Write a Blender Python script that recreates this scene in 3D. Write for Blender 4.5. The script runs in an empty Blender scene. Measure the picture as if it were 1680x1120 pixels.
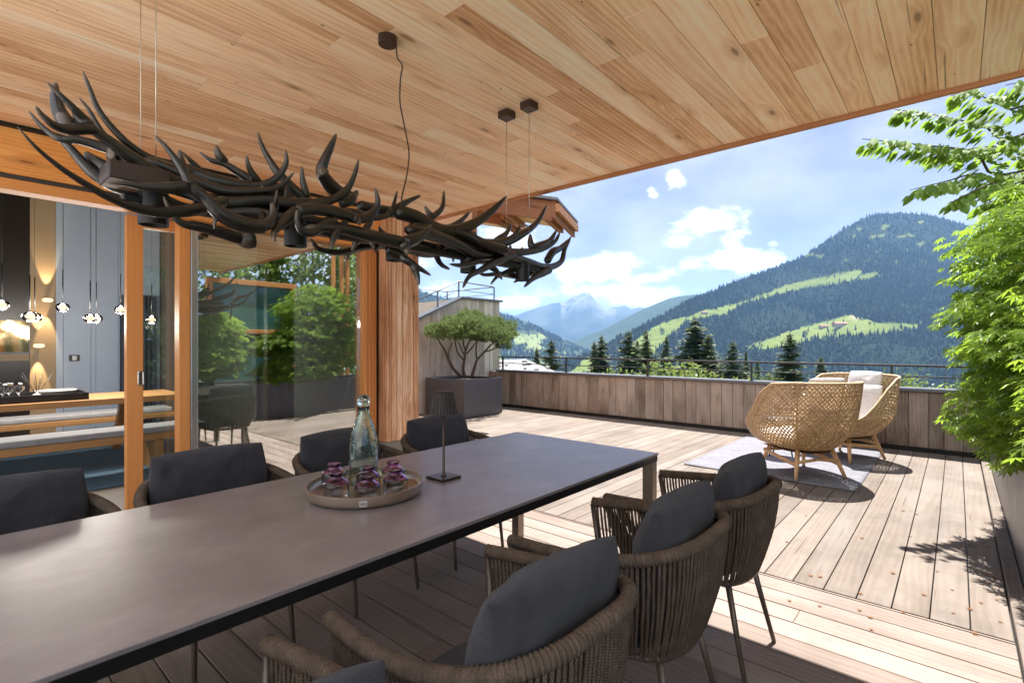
import bpy, math, random
import numpy as np
from mathutils import Vector, Matrix, noise as mnoise
R = math.radians
random.seed(7)
scene = bpy.context.scene
COL = scene.collection
# ------------------------------------------------------------------ survey of the place (camera axes -> world axes)
F, CX, HY, H = 833.0, 840.0, 564.0, 1.35
def ray(px):
    r = (px - CX) / F
    return .659 * r + .752, -.752 * r + .659          # world dx, dy per metre of depth
def PD(px, py, d):
    a, b = ray(px); return Vector((a * d, b * d, H - (py - HY) * d / F))
def PY(px, py, y):
    return PD(px, py, y / ray(px)[1])
def PXX(px, py, x):
    return PD(px, py, x / ray(px)[0])
def PZ(px, py, z):
    return PD(px, py, F * (H - z) / (py - HY))
def proj(x, y, z):
    d = .752 * x + .659 * y; r = .659 * x - .752 * y
    return CX + F * r / d, HY - F * (z - H) / d
# ------------------------------------------------------------------ mesh builder
class MB:
    def __init__(s):
        s.v = []; s.f = []; s.g = []; s.sm = []
    def add(s, vs, fs, g=None, smooth=False):
        o = len(s.v)
        s.v.extend([tuple(p) for p in vs])
        s.f.extend([tuple(i + o for i in q) for q in fs])
        s.sm.extend([smooth] * len(fs))
        if g is None: s.g.extend([(0., 0., 0.)] * len(vs))
        elif isinstance(g, list): s.g.extend(g)
        else: s.g.extend([g] * len(vs))
        return s
    def hexa(s, P, g=None):
        return s.add(P, [(0,3,2,1),(4,5,6,7),(0,1,5,4),(1,2,6,5),(2,3,7,6),(3,0,4,7)], g)
    def box(s, x0, x1, y0, y1, z0, z1, g=None, M=None):
        P = [Vector(p) for p in ((x0,y0,z0),(x1,y0,z0),(x1,y1,z0),(x0,y1,z0),(x0,y0,z1),(x1,y0,z1),(x1,y1,z1),(x0,y1,z1))]
        if M: P = [M @ p for p in P]
        return s.hexa(P, g)
    def plank(s, axis, a0, a1, b0, b1, c0, c1, rnd, M=None):
        """board: runs along axis 'x','y' or 'z'; a=long, b=across, c=thickness; stores grain coords"""
        off = rnd * 53.
        P = []; g = []
        for (a, b, c) in ((a0,b0,c0),(a1,b0,c0),(a1,b1,c0),(a0,b1,c0),(a0,b0,c1),(a1,b0,c1),(a1,b1,c1),(a0,b1,c1)):
            p = {'x': (a,b,c), 'y': (b,a,c), 'z': (b,c,a)}[axis]
            p = Vector(p); P.append(M @ p if M else p)
            g.append((a + off, (b - b0) + off * 1.7 + (c - c0), rnd))
        fl = [(0,3,2,1),(4,5,6,7),(0,1,5,4),(1,2,6,5),(2,3,7,6),(3,0,4,7)]
        if axis == 'y': fl = [q[::-1] for q in fl]
        return s.add(P, fl, g)
    def tube(s, pts, rad, n=8, caps=True, closed=False, g=None, flat=1.0, smooth=True, round_end=False):
        pts = [Vector(p) for p in pts]; m = len(pts)
        if not isinstance(rad, (list, tuple)): rad = [rad] * m
        T = []
        for i in range(m):
            a = pts[(i - 1) % m] if (closed or i > 0) else pts[0]
            b = pts[(i + 1) % m] if (closed or i < m - 1) else pts[-1]
            t = (b - a); T.append(t.normalized() if t.length > 1e-9 else Vector((0,0,1)))
        up = Vector((0,0,1)) if abs(T[0].z) < .9 else Vector((1,0,0))
        nrm = T[0].cross(up).normalized(); vs = []; gg = []
        L = 0.
        for i in range(m):
            nrm = (nrm - T[i] * nrm.dot(T[i]))
            nrm = nrm.normalized() if nrm.length > 1e-8 else T[i].orthogonal().normalized()
            bn = T[i].cross(nrm)
            if i: L += (pts[i] - pts[i-1]).length
            for k in range(n):
                a = 2 * math.pi * k / n
                vs.append(pts[i] + nrm * (math.cos(a) * rad[i]) + bn * (math.sin(a) * rad[i] * flat))
                gg.append((L, k / n, 0.) if g is None else g)
        fs = []
        for i in range(m if closed else m - 1):
            for k in range(n):
                a = i * n + k; b = i * n + (k + 1) % n; j = ((i + 1) % m) * n
                fs.append((a, b, j + (k + 1) % n, j + k))
        if caps and not closed:
            fs.append(tuple(range(n))[::-1]); fs.append(tuple((m - 1) * n + k for k in range(n)))
        return s.add(vs, fs, gg, smooth)
    def lathe(s, prof, n=32, c=(0,0,0), smooth=True, wob=None, g=None, cap=False):
        vs = []; fs = []
        for i, (r, z) in enumerate(prof):
            for k in range(n):
                a = 2 * math.pi * k / n; rr = r * (wob(a, z) if wob else 1.)
                vs.append((c[0] + rr * math.cos(a), c[1] + rr * math.sin(a), c[2] + z))
        for i in range(len(prof) - 1):
            for k in range(n):
                a = i * n + k; b = i * n + (k + 1) % n
                fs.append((a, b, b + n, a + n))
        if cap:
            fs.append(tuple(range(n))[::-1]); fs.append(tuple((len(prof) - 1) * n + k for k in range(n)))
        return s.add(vs, fs, g, smooth)
    def grid(s, fn, nu, nv, smooth=True, gfn=None, wrap=False):
        vs = []; gg = []; fs = []
        for j in range(nv):
            for i in range(nu):
                u = i / (nu - 1); v = j / (nv - 1)
                vs.append(fn(u, v)); gg.append(gfn(u, v) if gfn else (u, v, 0.))
        for j in range(nv - 1):
            for i in range(nu - 1):
                a = j * nu + i; fs.append((a, a + 1, a + nu + 1, a + nu))
        return s.add(vs, fs, gg, smooth)
    def build(s, name, mat, parent=None, bevel=0, M=None, sharp=None):
        me = bpy.data.meshes.new(name)
        if getattr(s, 'weld', False):
            m = {}; ix = []; V = []; G = []
            for p, g in zip(s.v, s.g):
                k = tuple(round(q, 5) for q in p)
                if k not in m: m[k] = len(V); V.append(p); G.append(g)
                ix.append(m[k])
            F2 = []; S2 = []
            for q, sm in zip(s.f, s.sm):
                r = []
                for i in q:
                    if ix[i] not in r: r.append(ix[i])
                if len(r) > 2: F2.append(tuple(r)); S2.append(sm)
            s.v, s.g, s.f, s.sm = V, G, F2, S2
        me.from_pydata(s.v, [], s.f)
        me.polygons.foreach_set('use_smooth', s.sm)
        at = me.attributes.new('gv', 'FLOAT_VECTOR', 'POINT')
        at.data.foreach_set('vector', np.asarray(s.g, dtype=np.float32).ravel())
        if sharp: me.set_sharp_from_angle(angle=R(sharp))
        me.materials.append(mat); me.update()
        o = bpy.data.objects.new(name, me); COL.objects.link(o)
        if M is not None: o.matrix_world = M
        if parent: o.parent = parent
        if bevel:
            b = o.modifiers.new('bevel', 'BEVEL'); b.width = bevel; b.segments = 2; b.limit_method = 'ANGLE'; b.angle_limit = R(40)
        return o
def tag(o, label=None, cat=None, group=None, kind=None):
    if label: o['label'] = label
    if cat: o['category'] = cat
    if group: o['group'] = group
    if kind: o['kind'] = kind
    return o
def thing(name, label, cat, loc=(0,0,0), rz=0, group=None):
    o = bpy.data.objects.new(name, None); COL.objects.link(o)
    o.empty_display_size = .1; o.location = loc; o.rotation_euler = (0, 0, rz)
    return tag(o, label, cat, group)
def copy_tree(o, parent=None):
    c = o.copy(); COL.objects.link(c)
    if parent: c.parent = parent
    for ch in list(o.children): copy_tree(ch, c)
    return c
def catmull(P, n=6):
    P = [Vector(p) for p in P]; out = []
    for i in range(len(P) - 1):
        a = P[i-1] if i else P[0]*2 - P[1]; b = P[i]; c = P[i+1]; d = P[i+2] if i + 2 < len(P) else P[-1]*2 - P[-2]
        for k in range(n):
            t = k / n
            out.append(.5 * ((2*b) + (c - a)*t + (2*a - 5*b + 4*c - d)*t*t + (3*b - a - 3*c + d)*t**3))
    out.append(P[-1]); return out
def lerp(a, b, t): return a + (b - a) * t
def interp(xs, ys, x): return float(np.interp(x, xs, ys))
# ------------------------------------------------------------------ materials
class NT:
    def __init__(s, name):
        s.m = bpy.data.materials.new(name); s.m.use_nodes = True
        s.t = s.m.node_tree; s.t.nodes.clear()
        s.out = s.t.nodes.new('ShaderNodeOutputMaterial')
    def n(s, typ, ins=None, **pr):
        nd = s.t.nodes.new('ShaderNode' + typ)
        for k, v in pr.items(): setattr(nd, k, v)
        for k, v in (ins or {}).items():
            sk = nd.inputs[k]
            if hasattr(v, 'is_output'): s.t.links.new(v, sk)
            else: sk.default_value = v
        return nd
    def math(s, op, a, b=0., c=0., clamp=False):
        nd = s.n('Math', {0: a, 1: b, 2: c}, operation=op); nd.use_clamp = clamp
        return nd.outputs[0]
    def mix(s, f, a, b, mode='MIX'):
        nd = s.n('Mix', data_type='RGBA', blend_type=mode)
        for sk, v in ((nd.inputs[0], f), (nd.inputs[6], a), (nd.inputs[7], b)):
            if hasattr(v, 'is_output'): s.t.links.new(v, sk)
            else: sk.default_value = v if not isinstance(v, tuple) or len(v) == 4 else (*v, 1)
        return nd.outputs[2]
    def ramp(s, f, stops, interp='LINEAR'):
        nd = s.n('ValToRGB', {0: f}); cr = nd.color_ramp; cr.interpolation = interp
        while len(cr.elements) < len(stops): cr.elements.new(.5)
        for e, (p, c) in zip(cr.elements, stops):
            e.position = p; e.color = (*c, 1) if len(c) == 3 else c
        return nd.outputs[0]
    def mr(s, x, a, b, c=0., d=1., smooth=True):
        nd = s.n('MapRange', {0: x, 1: a, 2: b, 3: c, 4: d}, interpolation_type='SMOOTHSTEP' if smooth else 'LINEAR')
        return nd.outputs[0]
    def noise(s, vec, scale, detail=3., rough=.5, dist=0.):
        ins = {'Scale': scale, 'Detail': detail, 'Roughness': rough, 'Distortion': dist}
        if vec is not None: ins['Vector'] = vec
        return s.n('TexNoise', ins).outputs[0]
    def obj(s): return s.n('TexCoord').outputs['Object']
    def attr(s, name='gv'): return s.n('Attribute', attribute_name=name).outputs['Vector']
    def scale(s, v, sc):
        return s.n('VectorMath', {0: v, 1: sc}, operation='MULTIPLY').outputs[0]
    def sep(s, v): return s.n('SeparateXYZ', {0: v}).outputs
    def comb(s, x=0., y=0., z=0.): return s.n('CombineXYZ', {0: x, 1: y, 2: z}).outputs[0]
    def bump(s, h, strength=.3, dist=.01, normal=None):
        ins = {'Height': h, 'Strength': strength, 'Distance': dist}
        if normal is not None: ins['Normal'] = normal
        return s.n('Bump', ins).outputs[0]
    def bsdf(s, col, rough=.5, normal=None, **kw):
        ins = {'Base Color': col if hasattr(col, 'is_output') else (*col, 1), 'Roughness': rough}
        if normal is not None: ins['Normal'] = normal
        for k, v in kw.items(): ins[k.replace('_', ' ')] = v
        b = s.n('BsdfPrincipled', ins)
        s.t.links.new(b.outputs[0], s.out.inputs[0]); return b
    def surf(s, sh): s.t.links.new(sh, s.out.inputs[0])

def wood(name, pal, rough=.6, knots=.5, grain=1., axis=None, ridges=None, tone=.5, gscale=1., grey=None, spec=.3, kcol=(.045,.022,.012), nails=0., stain=0.):
    """pal = three linear colours dark, mid, light. Grain coordinates from 'gv' or, with axis, from object space."""
    t = NT(name)
    if axis is None:
        u, v, r = t.sep(t.attr())[:3]
    else:
        o = t.sep(t.obj()); ids = {'x': (0,1,2), 'y': (1,0,2), 'z': (2,0,1)}[axis]
        u = o[ids[0]]; v = t.math('ADD', o[ids[1]], t.math('MULTIPLY', o[ids[2]], 1.37)); r = .37
    wn = t.n('TexWhiteNoise', {'W': r}, noise_dimensions='1D').outputs[0]
    low = t.noise(t.comb(t.math('MULTIPLY', u, .45*gscale), t.math('MULTIPLY', v, 3.2*gscale), 0.), 1., 1.5, .4)
    # knots
    kv = t.n('TexVoronoi', {'Vector': t.comb(t.math('MULTIPLY', u, 1.9*gscale), t.math('MULTIPLY', v, 6.5*gscale), 0.), 'Scale': 1., 'Randomness': 1.})
    kd = kv.outputs['Distance']; ks = t.sep(kv.outputs['Color'])[0]
    on = t.math('GREATER_THAN', ks, 1. - knots)
    warp = t.math('MULTIPLY', on, t.mr(kd, .05, .45, 1., 0.))
    ph = t.math('ADD', t.math('MULTIPLY', v, 170.*gscale), t.math('ADD', t.math('MULTIPLY', low, 34.), t.math('MULTIPLY', warp, 9.)))
    rings = t.math('ADD', t.math('MULTIPLY', t.math('SINE', ph), .5), .5)
    fine = t.noise(t.comb(t.math('MULTIPLY', u, 5.*gscale), t.math('MULTIPLY', v, 210.*gscale), r), 1., 4., .6)
    blot = t.noise(t.comb(t.math('MULTIPLY', u, 1.6), t.math('MULTIPLY', v, 5.), r), 1., 4., .6)
    g = t.math('ADD', t.math('MULTIPLY', rings, .125), t.math('ADD', t.math('MULTIPLY', fine, .48), t.math('MULTIPLY', blot, .60)))
    g = t.math('ADD', t.math('MULTIPLY', t.math('SUBTRACT', g, .625), grain), .5)
    g = t.math('ADD', g, t.math('MULTIPLY', t.math('SUBTRACT', wn, .5), tone))
    col = t.ramp(g, [(.12, pal[0]), (.5, pal[1]), (.9, pal[2])])
    if grey is not None:
        gm = t.mr(t.noise(t.comb(t.math('MULTIPLY', u, .7), t.math('MULTIPLY', v, 3.), r), 1., 4., .65), .45, .7)
        col = t.mix(t.math('MULTIPLY', gm, .7), col, grey)
    km = t.math('MULTIPLY', on, t.mr(t.math('ADD', kd, t.math('MULTIPLY', fine, .05)), .07, .15, 1., 0.))
    col = t.mix(t.math('MULTIPLY', km, .75), col, kcol)
    halo = t.math('MULTIPLY', on, t.mr(kd, .12, .34, .35, 0.))
    col = t.mix(halo, col, pal[0])
    crack = t.mr(t.noise(t.comb(t.math('MULTIPLY', u, 1.1), t.math('MULTIPLY', v, 60.), 3.3), 1., 2.), .70, .76)
    col = t.mix(t.math('MULTIPLY', crack, .55), col, kcol)
    if nails:
        nv = t.n('TexVoronoi', {'Vector': t.comb(t.math('MULTIPLY', u, 5.), t.math('MULTIPLY', v, 9.), 0.), 'Scale': 1.})
        nm = t.math('MULTIPLY', t.math('LESS_THAN', nv.outputs['Distance'], .045), t.math('GREATER_THAN', t.sep(nv.outputs['Color'])[0], 1. - nails))
        col = t.mix(t.math('MULTIPLY', nm, .8), col, kcol)
    if stain:
        so = t.obj(); s1 = t.noise(so, 1.7, 5., .65); s2 = t.noise(so, 11., 4., .7)
        sm = t.math('ADD', t.mr(s1, .42, .68), t.math('MULTIPLY', t.mr(s2, .56, .72), .6))
        col = t.mix(t.math('MULTIPLY', sm, stain, clamp=True), col, tuple(x * .52 for x in pal[1]))
    h = t.math('SUBTRACT', t.math('ADD', t.math('MULTIPLY', rings, .5), t.math('MULTIPLY', fine, .6)), t.math('ADD', t.math('MULTIPLY', km, .4), crack))
    nrm = t.bump(h, .25, .004)
    if ridges:
        rd = t.math('SINE', t.math('MULTIPLY', v, 2 * math.pi / ridges))
        nrm = t.bump(rd, .5, .003, nrm)
        col = t.mix(t.mr(rd, -1., -.2, .30, 0.), col, pal[0])
    t.bsdf(col, rough, nrm, Specular_IOR_Level=spec)
    return t.m
def metal(name, col, rough=.4, metallic=.6, var=.15, bump=.05):
    t = NT(name); o = t.obj()
    n = t.noise(o, 9., 4.); n2 = t.noise(o, 260., 2.)
    c = t.mix(t.math('MULTIPLY', n, var), col, tuple(min(1, x * 1.8 + .02) for x in col))
    t.bsdf(c, t.math('ADD', rough - .08, t.math('MULTIPLY', n, .16)), t.bump(n2, bump, .001), Metallic=metallic)
    return t.m
def fabric(name, c0, c1, scale=900., bump=.5, rough=.95, sheen=.3):
    t = NT(name); o = t.obj()
    a = t.n('TexWave', {'Vector': o, 'Scale': scale / 3., 'Distortion': 2.5, 'Detail': 2.}, bands_direction='X').outputs[1]
    b = t.n('TexWave', {'Vector': o, 'Scale': scale / 3., 'Distortion': 2.5, 'Detail': 2.}, bands_direction='Z').outputs[1]
    w = t.math('MULTIPLY', t.math('ADD', a, b), .5)
    n = t.noise(o, 14., 4., .6); n2 = t.noise(o, 420., 2.)
    f = t.math('ADD', t.math('MULTIPLY', n2, .6), t.math('ADD', t.math('MULTIPLY', n, .35), t.math('MULTIPLY', w, .2)))
    col = t.ramp(f, [(.3, c0), (.8, c1)])
    wr = t.noise(o, 7., 3., .55)
    nr = t.bump(wr, .55, .03); nr = t.bump(t.math('ADD', w, n2), bump, .0015, nr)
    t.bsdf(col, rough, nr, Sheen_Weight=sheen, Specular_IOR_Level=.15)
    return t.m
def glass(name, col=(1,1,1), refl=1.0, tint=(1,1,1), ior=1.5):
    """window pane: sees through and mirrors by angle; lets daylight pass"""
    t = NT(name)
    fr = t.n('Fresnel', {'IOR': ior}).outputs[0]
    f = t.math('MULTIPLY', fr, refl, clamp=True)
    wv = t.noise(t.scale(t.obj(), (1.3, 1.3, .35)), 1., 1.)
    gl = t.n('BsdfGlossy', {'Color': (*col, 1), 'Roughness': 0.005, 'Normal': t.bump(wv, .02, .02)}).outputs[0]
    tr = t.n('BsdfTransparent', {'Color': (*tint, 1)}).outputs[0]
    mx = t.n('MixShader', {0: f, 1: tr, 2: gl}).outputs[0]
    t.surf(mx); return t.m
def leafmat(name, c0, c1, c2, trans=.45, rough=.45, tcol=None):
    t = NT(name); g = t.sep(t.attr())
    n = t.noise(t.obj(), 1.7, 3.)
    f = t.math('ADD', t.math('MULTIPLY', g[2], .6), t.math('MULTIPLY', n, .45))
    col = t.ramp(f, [(.15, c0), (.5, c1), (.9, c2)])
    b = t.n('BsdfPrincipled', {'Base Color': col, 'Roughness': rough, 'Specular IOR Level': .35}).outputs[0]
    tc = t.mix(.55, col, tcol or tuple(x * 1.6 for x in c2))
    tl = t.n('BsdfTranslucent', {'Color': tc}).outputs[0]
    t.surf(t.n('MixShader', {0: trans, 1: b, 2: tl}).outputs[0]); return t.m

M = {}
M['ceil'] = wood('ceiling_boards', ((.60,.30,.14),(.96,.64,.40),(1.,.86,.68)), .55, .8, 1.2, tone=.58, nails=.8, kcol=(.05,.025,.012))
M['fascia'] = wood('fascia_wood', ((.20,.075,.03),(.36,.15,.065),(.46,.22,.10)), .55, .1, .8, axis='y')
M['header'] = wood('header_wood', ((.34,.10,.022),(.68,.26,.06),(.85,.42,.14)), .6, .5, 1.3, axis='x')
M['door'] = wood('larch_frame', ((.42,.14,.035),(.62,.24,.07),(.72,.33,.11)), .42, .0, .6, axis='z', gscale=.7, spec=.3)
M['doorx'] = wood('larch_frame_long', ((.42,.14,.035),(.62,.24,.07),(.72,.33,.11)), .5, .0, .6, axis='x', gscale=.7, spec=.15)
M['column'] = wood('column_wood', ((.30,.12,.05),(.64,.35,.19),(.86,.62,.44)), .75, .8, 1.6, tone=.6, nails=.6)
M['deck'] = wood('deck_boards', ((.112,.086,.068),(.188,.150,.122),(.245,.205,.172)), .7, .08, 1.0, tone=.45, spec=.18, grey=(.21,.183,.163), stain=.45)
M['deckr'] = wood('deck_ribbed_boards', ((.18,.13,.105),(.31,.245,.208),(.395,.33,.288)), .7, .03, .9, tone=.42, ridges=.0075, spec=.2, stain=.4)
M['parapet'] = wood('parapet_boards', ((.13,.092,.068),(.31,.238,.188),(.45,.365,.30)), .8, .75, 1.5, tone=.6, grey=(.36,.315,.28), stain=.3)
M['tower'] = wood('tower_boards', ((.25,.21,.175),(.50,.445,.39),(.70,.65,.59)), .8, .55, 1.5, tone=.6, grey=(.50,.485,.47), stain=.35)
M['teak'] = wood('teak_legs', ((.42,.22,.09),(.62,.37,.17),(.72,.47,.25)), .5, .0, .7, axis='z')
M['oak'] = wood('oak_table', ((.22,.10,.035),(.40,.20,.075),(.52,.28,.12)), .4, .2, .9, axis='x')
M['eave'] = wood('eave_wood', ((.09,.03,.014),(.20,.07,.032),(.30,.14,.07)), .7, .2, 1.0, axis='y')
M['eavep'] = wood('eave_light_boards', ((.36,.20,.09),(.56,.36,.19),(.70,.50,.31)), .7, .3, 1.0, axis='x')
M['black'] = metal('dark_metal', (.012,.011,.011), .42, .3)
M['anth'] = metal('anthracite_metal', (.07,.068,.07), .38, .4)
M['bronze'] = metal('bronze_metal', (.060,.038,.030), .36, .5)
M['legm'] = metal('chair_leg_metal', (.12,.095,.08), .4, .5)
M['tleg'] = metal('table_leg_metal', (.20,.165,.13), .35, .8)
M['planter'] = metal('planter_metal', (.085,.086,.10), .38, .35, .2)
M['alu'] = metal('aluminium', (.55,.55,.55), .32, .9)
M['steel'] = metal('satin_steel', (.62,.59,.54), .28, 1.)
M['traymetal'] = metal('tray_metal', (.40,.33,.26), .33, .85)
M['coping'] = metal('coping_sheet', (.13,.135,.145), .42, .6, .3)
M['rail'] = metal('rail_metal', (.030,.027,.027), .45, .3)
M['cush'] = fabric('charcoal_fabric', (.012,.012,.015), (.062,.062,.074), 1100., .7, sheen=.15)
M['white'] = fabric('offwhite_fabric', (.50,.47,.45), (.74,.71,.69), 900., .4, sheen=.1)
M['bench'] = fabric('grey_bench_fabric', (.24,.24,.25), (.46,.45,.45), 900., .5)
M['curtain'] = fabric('blue_grey_curtain', (.035,.045,.065), (.085,.10,.135), 500., .3)
def mk_rope():
    t = NT('brown_rope'); g = t.sep(t.attr()); o = t.obj()
    tw = t.math('SINE', t.math('ADD', t.math('MULTIPLY', g[0], 900.), t.math('MULTIPLY', g[1], 6.2832)))
    n = t.noise(o, 380., 3., .7); n2 = t.noise(o, 22., 3.)
    f = t.math('ADD', t.math('MULTIPLY', n, .75), t.math('MULTIPLY', n2, .35))
    col = t.ramp(f, [(.25, (.026,.018,.012)), (.55, (.095,.068,.049)), (.85, (.235,.178,.135))])
    t.bsdf(col, .85, t.bump(t.math('ADD', t.math('MULTIPLY', tw, .35), n), .8, .0025), Specular_IOR_Level=.35)
    return t.m
M['rope'] = mk_rope()
def mk_antler():
    t = NT('antler_dark'); o = t.obj()
    n = t.noise(o, 55., 4., .6); n2 = t.noise(o, 6., 3.); g = t.sep(t.attr())
    groove = t.noise(t.comb(t.math('MULTIPLY', g[0], 5.), t.math('MULTIPLY', g[1], 14.), 0.), 1., 3.)
    f = t.math('ADD', t.math('MULTIPLY', n2, .6), t.math('MULTIPLY', n, .4))
    col = t.ramp(f, [(.3, (.004,.003,.0025)), (.58, (.012,.008,.006)), (.85, (.070,.047,.034))])
    col = t.mix(t.mr(g[0], .0, .05, .75, 0.), col, (.15,.105,.075))
    t.bsdf(col, t.math('ADD', .20, t.math('MULTIPLY', n, .28)), t.bump(t.math('ADD', groove, t.math('MULTIPLY', n, .8)), .5, .004), Specular_IOR_Level=.8)
    return t.m
M['antler'] = mk_antler()
def mk_tabletop():
    t = NT('ceramic_table_top'); o = t.obj()
    n = t.noise(t.scale(o, (2.6, 3.6, 2.)), 1.8, 8., .70); n2 = t.noise(o, 60., 4., .65); n3 = t.noise(o, 420., 2.)
    v = t.n('TexVoronoi', {'Vector': o, 'Scale': 26.}).outputs['Distance']
    f = t.math('ADD', t.math('MULTIPLY', n, .78), t.math('ADD', t.math('MULTIPLY', n2, .14), t.math('MULTIPLY', n3, .10)))
    col = t.ramp(f, [(.25, (.14,.118,.12)), (.52, (.208,.178,.180)), (.80, (.31,.27,.27))])
    spot = t.math('MULTIPLY', t.mr(v, .03, .07, 1., 0.), t.math('GREATER_THAN', n2, .52))
    col = t.mix(t.math('MULTIPLY', spot, .05), col, (.33,.29,.27))
    t.bsdf(col, t.math('ADD', .33, t.math('MULTIPLY', n2, .06)), t.bump(t.math('ADD', n2, n3), .04, .001), Specular_IOR_Level=.85)
    return t.m
M['ceramic'] = mk_tabletop()
def mk_wicker():
    t = NT('wicker_strands'); o = t.obj()
    n = t.noise(o, 190., 3., .6); n2 = t.noise(o, 9., 3.); g = t.sep(t.attr())
    f = t.math('ADD', t.math('MULTIPLY', g[2], .5), t.math('ADD', t.math('MULTIPLY', n, .4), t.math('MULTIPLY', n2, .2)))
    col = t.ramp(f, [(.2, (.30,.185,.085)), (.55, (.50,.34,.18)), (.9, (.66,.50,.32))])
    t.bsdf(col, .6, t.bump(n, .3, .002)); return t.m
M['wicker'] = mk_wicker()
def mk_plain(name, c, rough=.5, var=.2, sc=4., bump=.1, **kw):
    t = NT(name); o = t.obj(); n = t.noise(o, sc, 5., .6); n2 = t.noise(o, sc * 22, 3.)
    col = t.mix(t.math('MULTIPLY', n, var), c, tuple(x * .45 for x in c))
    t.bsdf(col, rough, t.bump(n2, bump, .004), **kw); return t.m
M['greywall'] = mk_plain('grey_panel', (.44,.53,.66), .45)
M['beige'] = mk_plain('beige_plaster', (.36,.27,.17), .7)
M['cab'] = mk_plain('dark_cabinet', (.018,.014,.012), .3)
M['mirror'] = metal('bronze_mirror', (.48,.36,.20), .06, 1., .1, 0.)
M['intfloor'] = mk_plain('interior_floor', (.16,.12,.09), .5)
M['intrug'] = mk_plain('blue_rug_pile', (.11,.20,.29), .95, .6, 40., .6)
M['plasterin'] = mk_plain('interior_wall', (.22,.20,.18), .8)
M['blackp'] = mk_plain('black_plastic', (.015,.015,.016), .4)
M['whitep'] = mk_plain('white_switch', (.75,.75,.75), .35)
M['soil'] = mk_plain('soil', (.045,.032,.022), .95, .5, 30., .8)
M['bark'] = mk_plain('bark', (.085,.062,.048), .9, .6, 14., .8)
M['dryleaf'] = mk_plain('dry_leaf', (.34,.16,.055), .8, .5, 60.)
M['ceramicbowl'] = mk_plain('bowl_glaze', (.55,.50,.44), .25, .3, 12.)
M['tealglass'] = mk_plain('teal_window', (.05,.16,.16), .1, .3, 1., .0, Specular_IOR_Level=.8)
def mk_rug():
    t = NT('woven_outdoor_rug'); o = t.obj(); s = t.sep(o)
    a = t.math('SINE', t.math('MULTIPLY', s[1], 2*math.pi/.012)); b = t.math('SINE', t.math('MULTIPLY', s[0], 2*math.pi/.02))
    n = t.noise(t.scale(o, (30, 3, 1)), 1., 4., .6)
    w = t.noise(t.scale(o, (90, 25, 1)), 1., 3., .6)
    col = t.ramp(t.math('ADD', t.math('MULTIPLY', n, .5), t.math('MULTIPLY', w, .5)), [(.38, (.13,.128,.15)), (.62, (.255,.248,.275))])
    t.bsdf(col, .95, t.bump(t.math('ADD', a, b), .5, .004)); return t.m
M['rug'] = mk_rug()
def mk_glassreal(name, col, rough=0.0, ior=1.45, bump=0., bsc=30.):
    t = NT(name); kw = {}
    if bump: kw['normal'] = t.bump(t.noise(t.obj(), bsc, 3.), bump, .004)
    t.bsdf(col, .01, Transmission_Weight=1., IOR=ior, **kw); return t.m
M['bottle'] = mk_glassreal('bubbled_bottle_glass', (.84,1.,.95), bump=.35, bsc=42.)
M['seed'] = mk_plain('glass_bubbles', (.75,.85,.83), .15, .2)
M['clear'] = mk_glassreal('clear_glass', (.985,.99,.99), bump=.15)
M['purple'] = mk_glassreal('purple_glass', (.74,.36,.74), bump=.2, ior=1.5)
M['pane'] = glass('window_pane', refl=11., tint=(.72,.79,.77))
M['pane2'] = glass('sliding_pane', refl=1.6, tint=(.90,.94,.93))
M['screen'] = glass('glass_screen', refl=2.0, tint=(.55,.82,.80))
def emit(name, c, st):
    t = NT(name); t.surf(t.n('Emission', {'Color': (*c, 1), 'Strength': st}).outputs[0]); return t.m
M['bulb'] = emit('warm_bulb', (1., .76, .50), .42)
M['globe'] = glass('globe_glass', refl=1.6, tint=(1., .97, .94))
# ------------------------------------------------------------------ decks (setting)
ZC = 2.71; XE = 3.57; YG = 4.50; YP = -.20; XP = 8.16; XS = 3.235
def plank_field(mb, axis, a0, a1, b0, b1, z0, z1, w, gap, lens, seed, jitter=0., wvar=0.):
    rg = random.Random(seed); b = b0
    while b < b1 - .01:
        ww = w * (1 + rg.uniform(-wvar, wvar)); e = min(b + ww, b1)
        a = a0 - (rg.uniform(0, lens[1]) if lens[1] < 90 else 0)
        while a < a1:
            L = rg.uniform(*lens); s0 = max(a, a0); s1 = min(a + L, a1)
            if s1 - s0 > .02:
                dz = rg.uniform(0, jitter)
                mb.plank(axis, s0 + .001, s1 - .001, b + gap / 2, e - gap / 2, z0 + dz, z1 + dz, rg.random())
            a += L
        b = e
mb = MB(); plank_field(mb, 'y', YP, 4.40, -1.35, XS - .004, -.03, -.0015, .152, .0055, (2.2, 4.5), 3, .0015)
tag(mb.build('ribbed_deck', M['deckr'], bevel=.003), kind='structure')
mb = MB(); plank_field(mb, 'x', XS + .004, XP - .02, YP, 7.85, -.03, -.0015, .151, .005, (99, 100), 4, .0015)
tag(mb.build('smooth_deck', M['deck'], bevel=.003), kind='structure')
mb = MB(); plank_field(mb, 'y', -6.0, 4.40, -9.2, -3.05, -.03, -.0015, .60, .006, (.6, .6), 9, .0)
plank_field(mb, 'y', YP, 4.40, -3.045, -1.36, -.03, -.0015, .60, .006, (.6, .6), 10, .0)
tag(mb.build('stone_paving', mk_plain('pale_stone', (.76,.735,.69), .8, .25, 6., .2), bevel=.003), kind='structure')  # unseen pale paving added behind the camera to bounce light onto the ceiling
mb = MB(); mb.box(-9.2, XP, -1.3, 7.9, -.25, -.034); mb.box(-9.2, -3.05, -6.0, -1.302, -.25, -.034); tag(mb.build('deck_underlay', M['blackp']), kind='structure')
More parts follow.
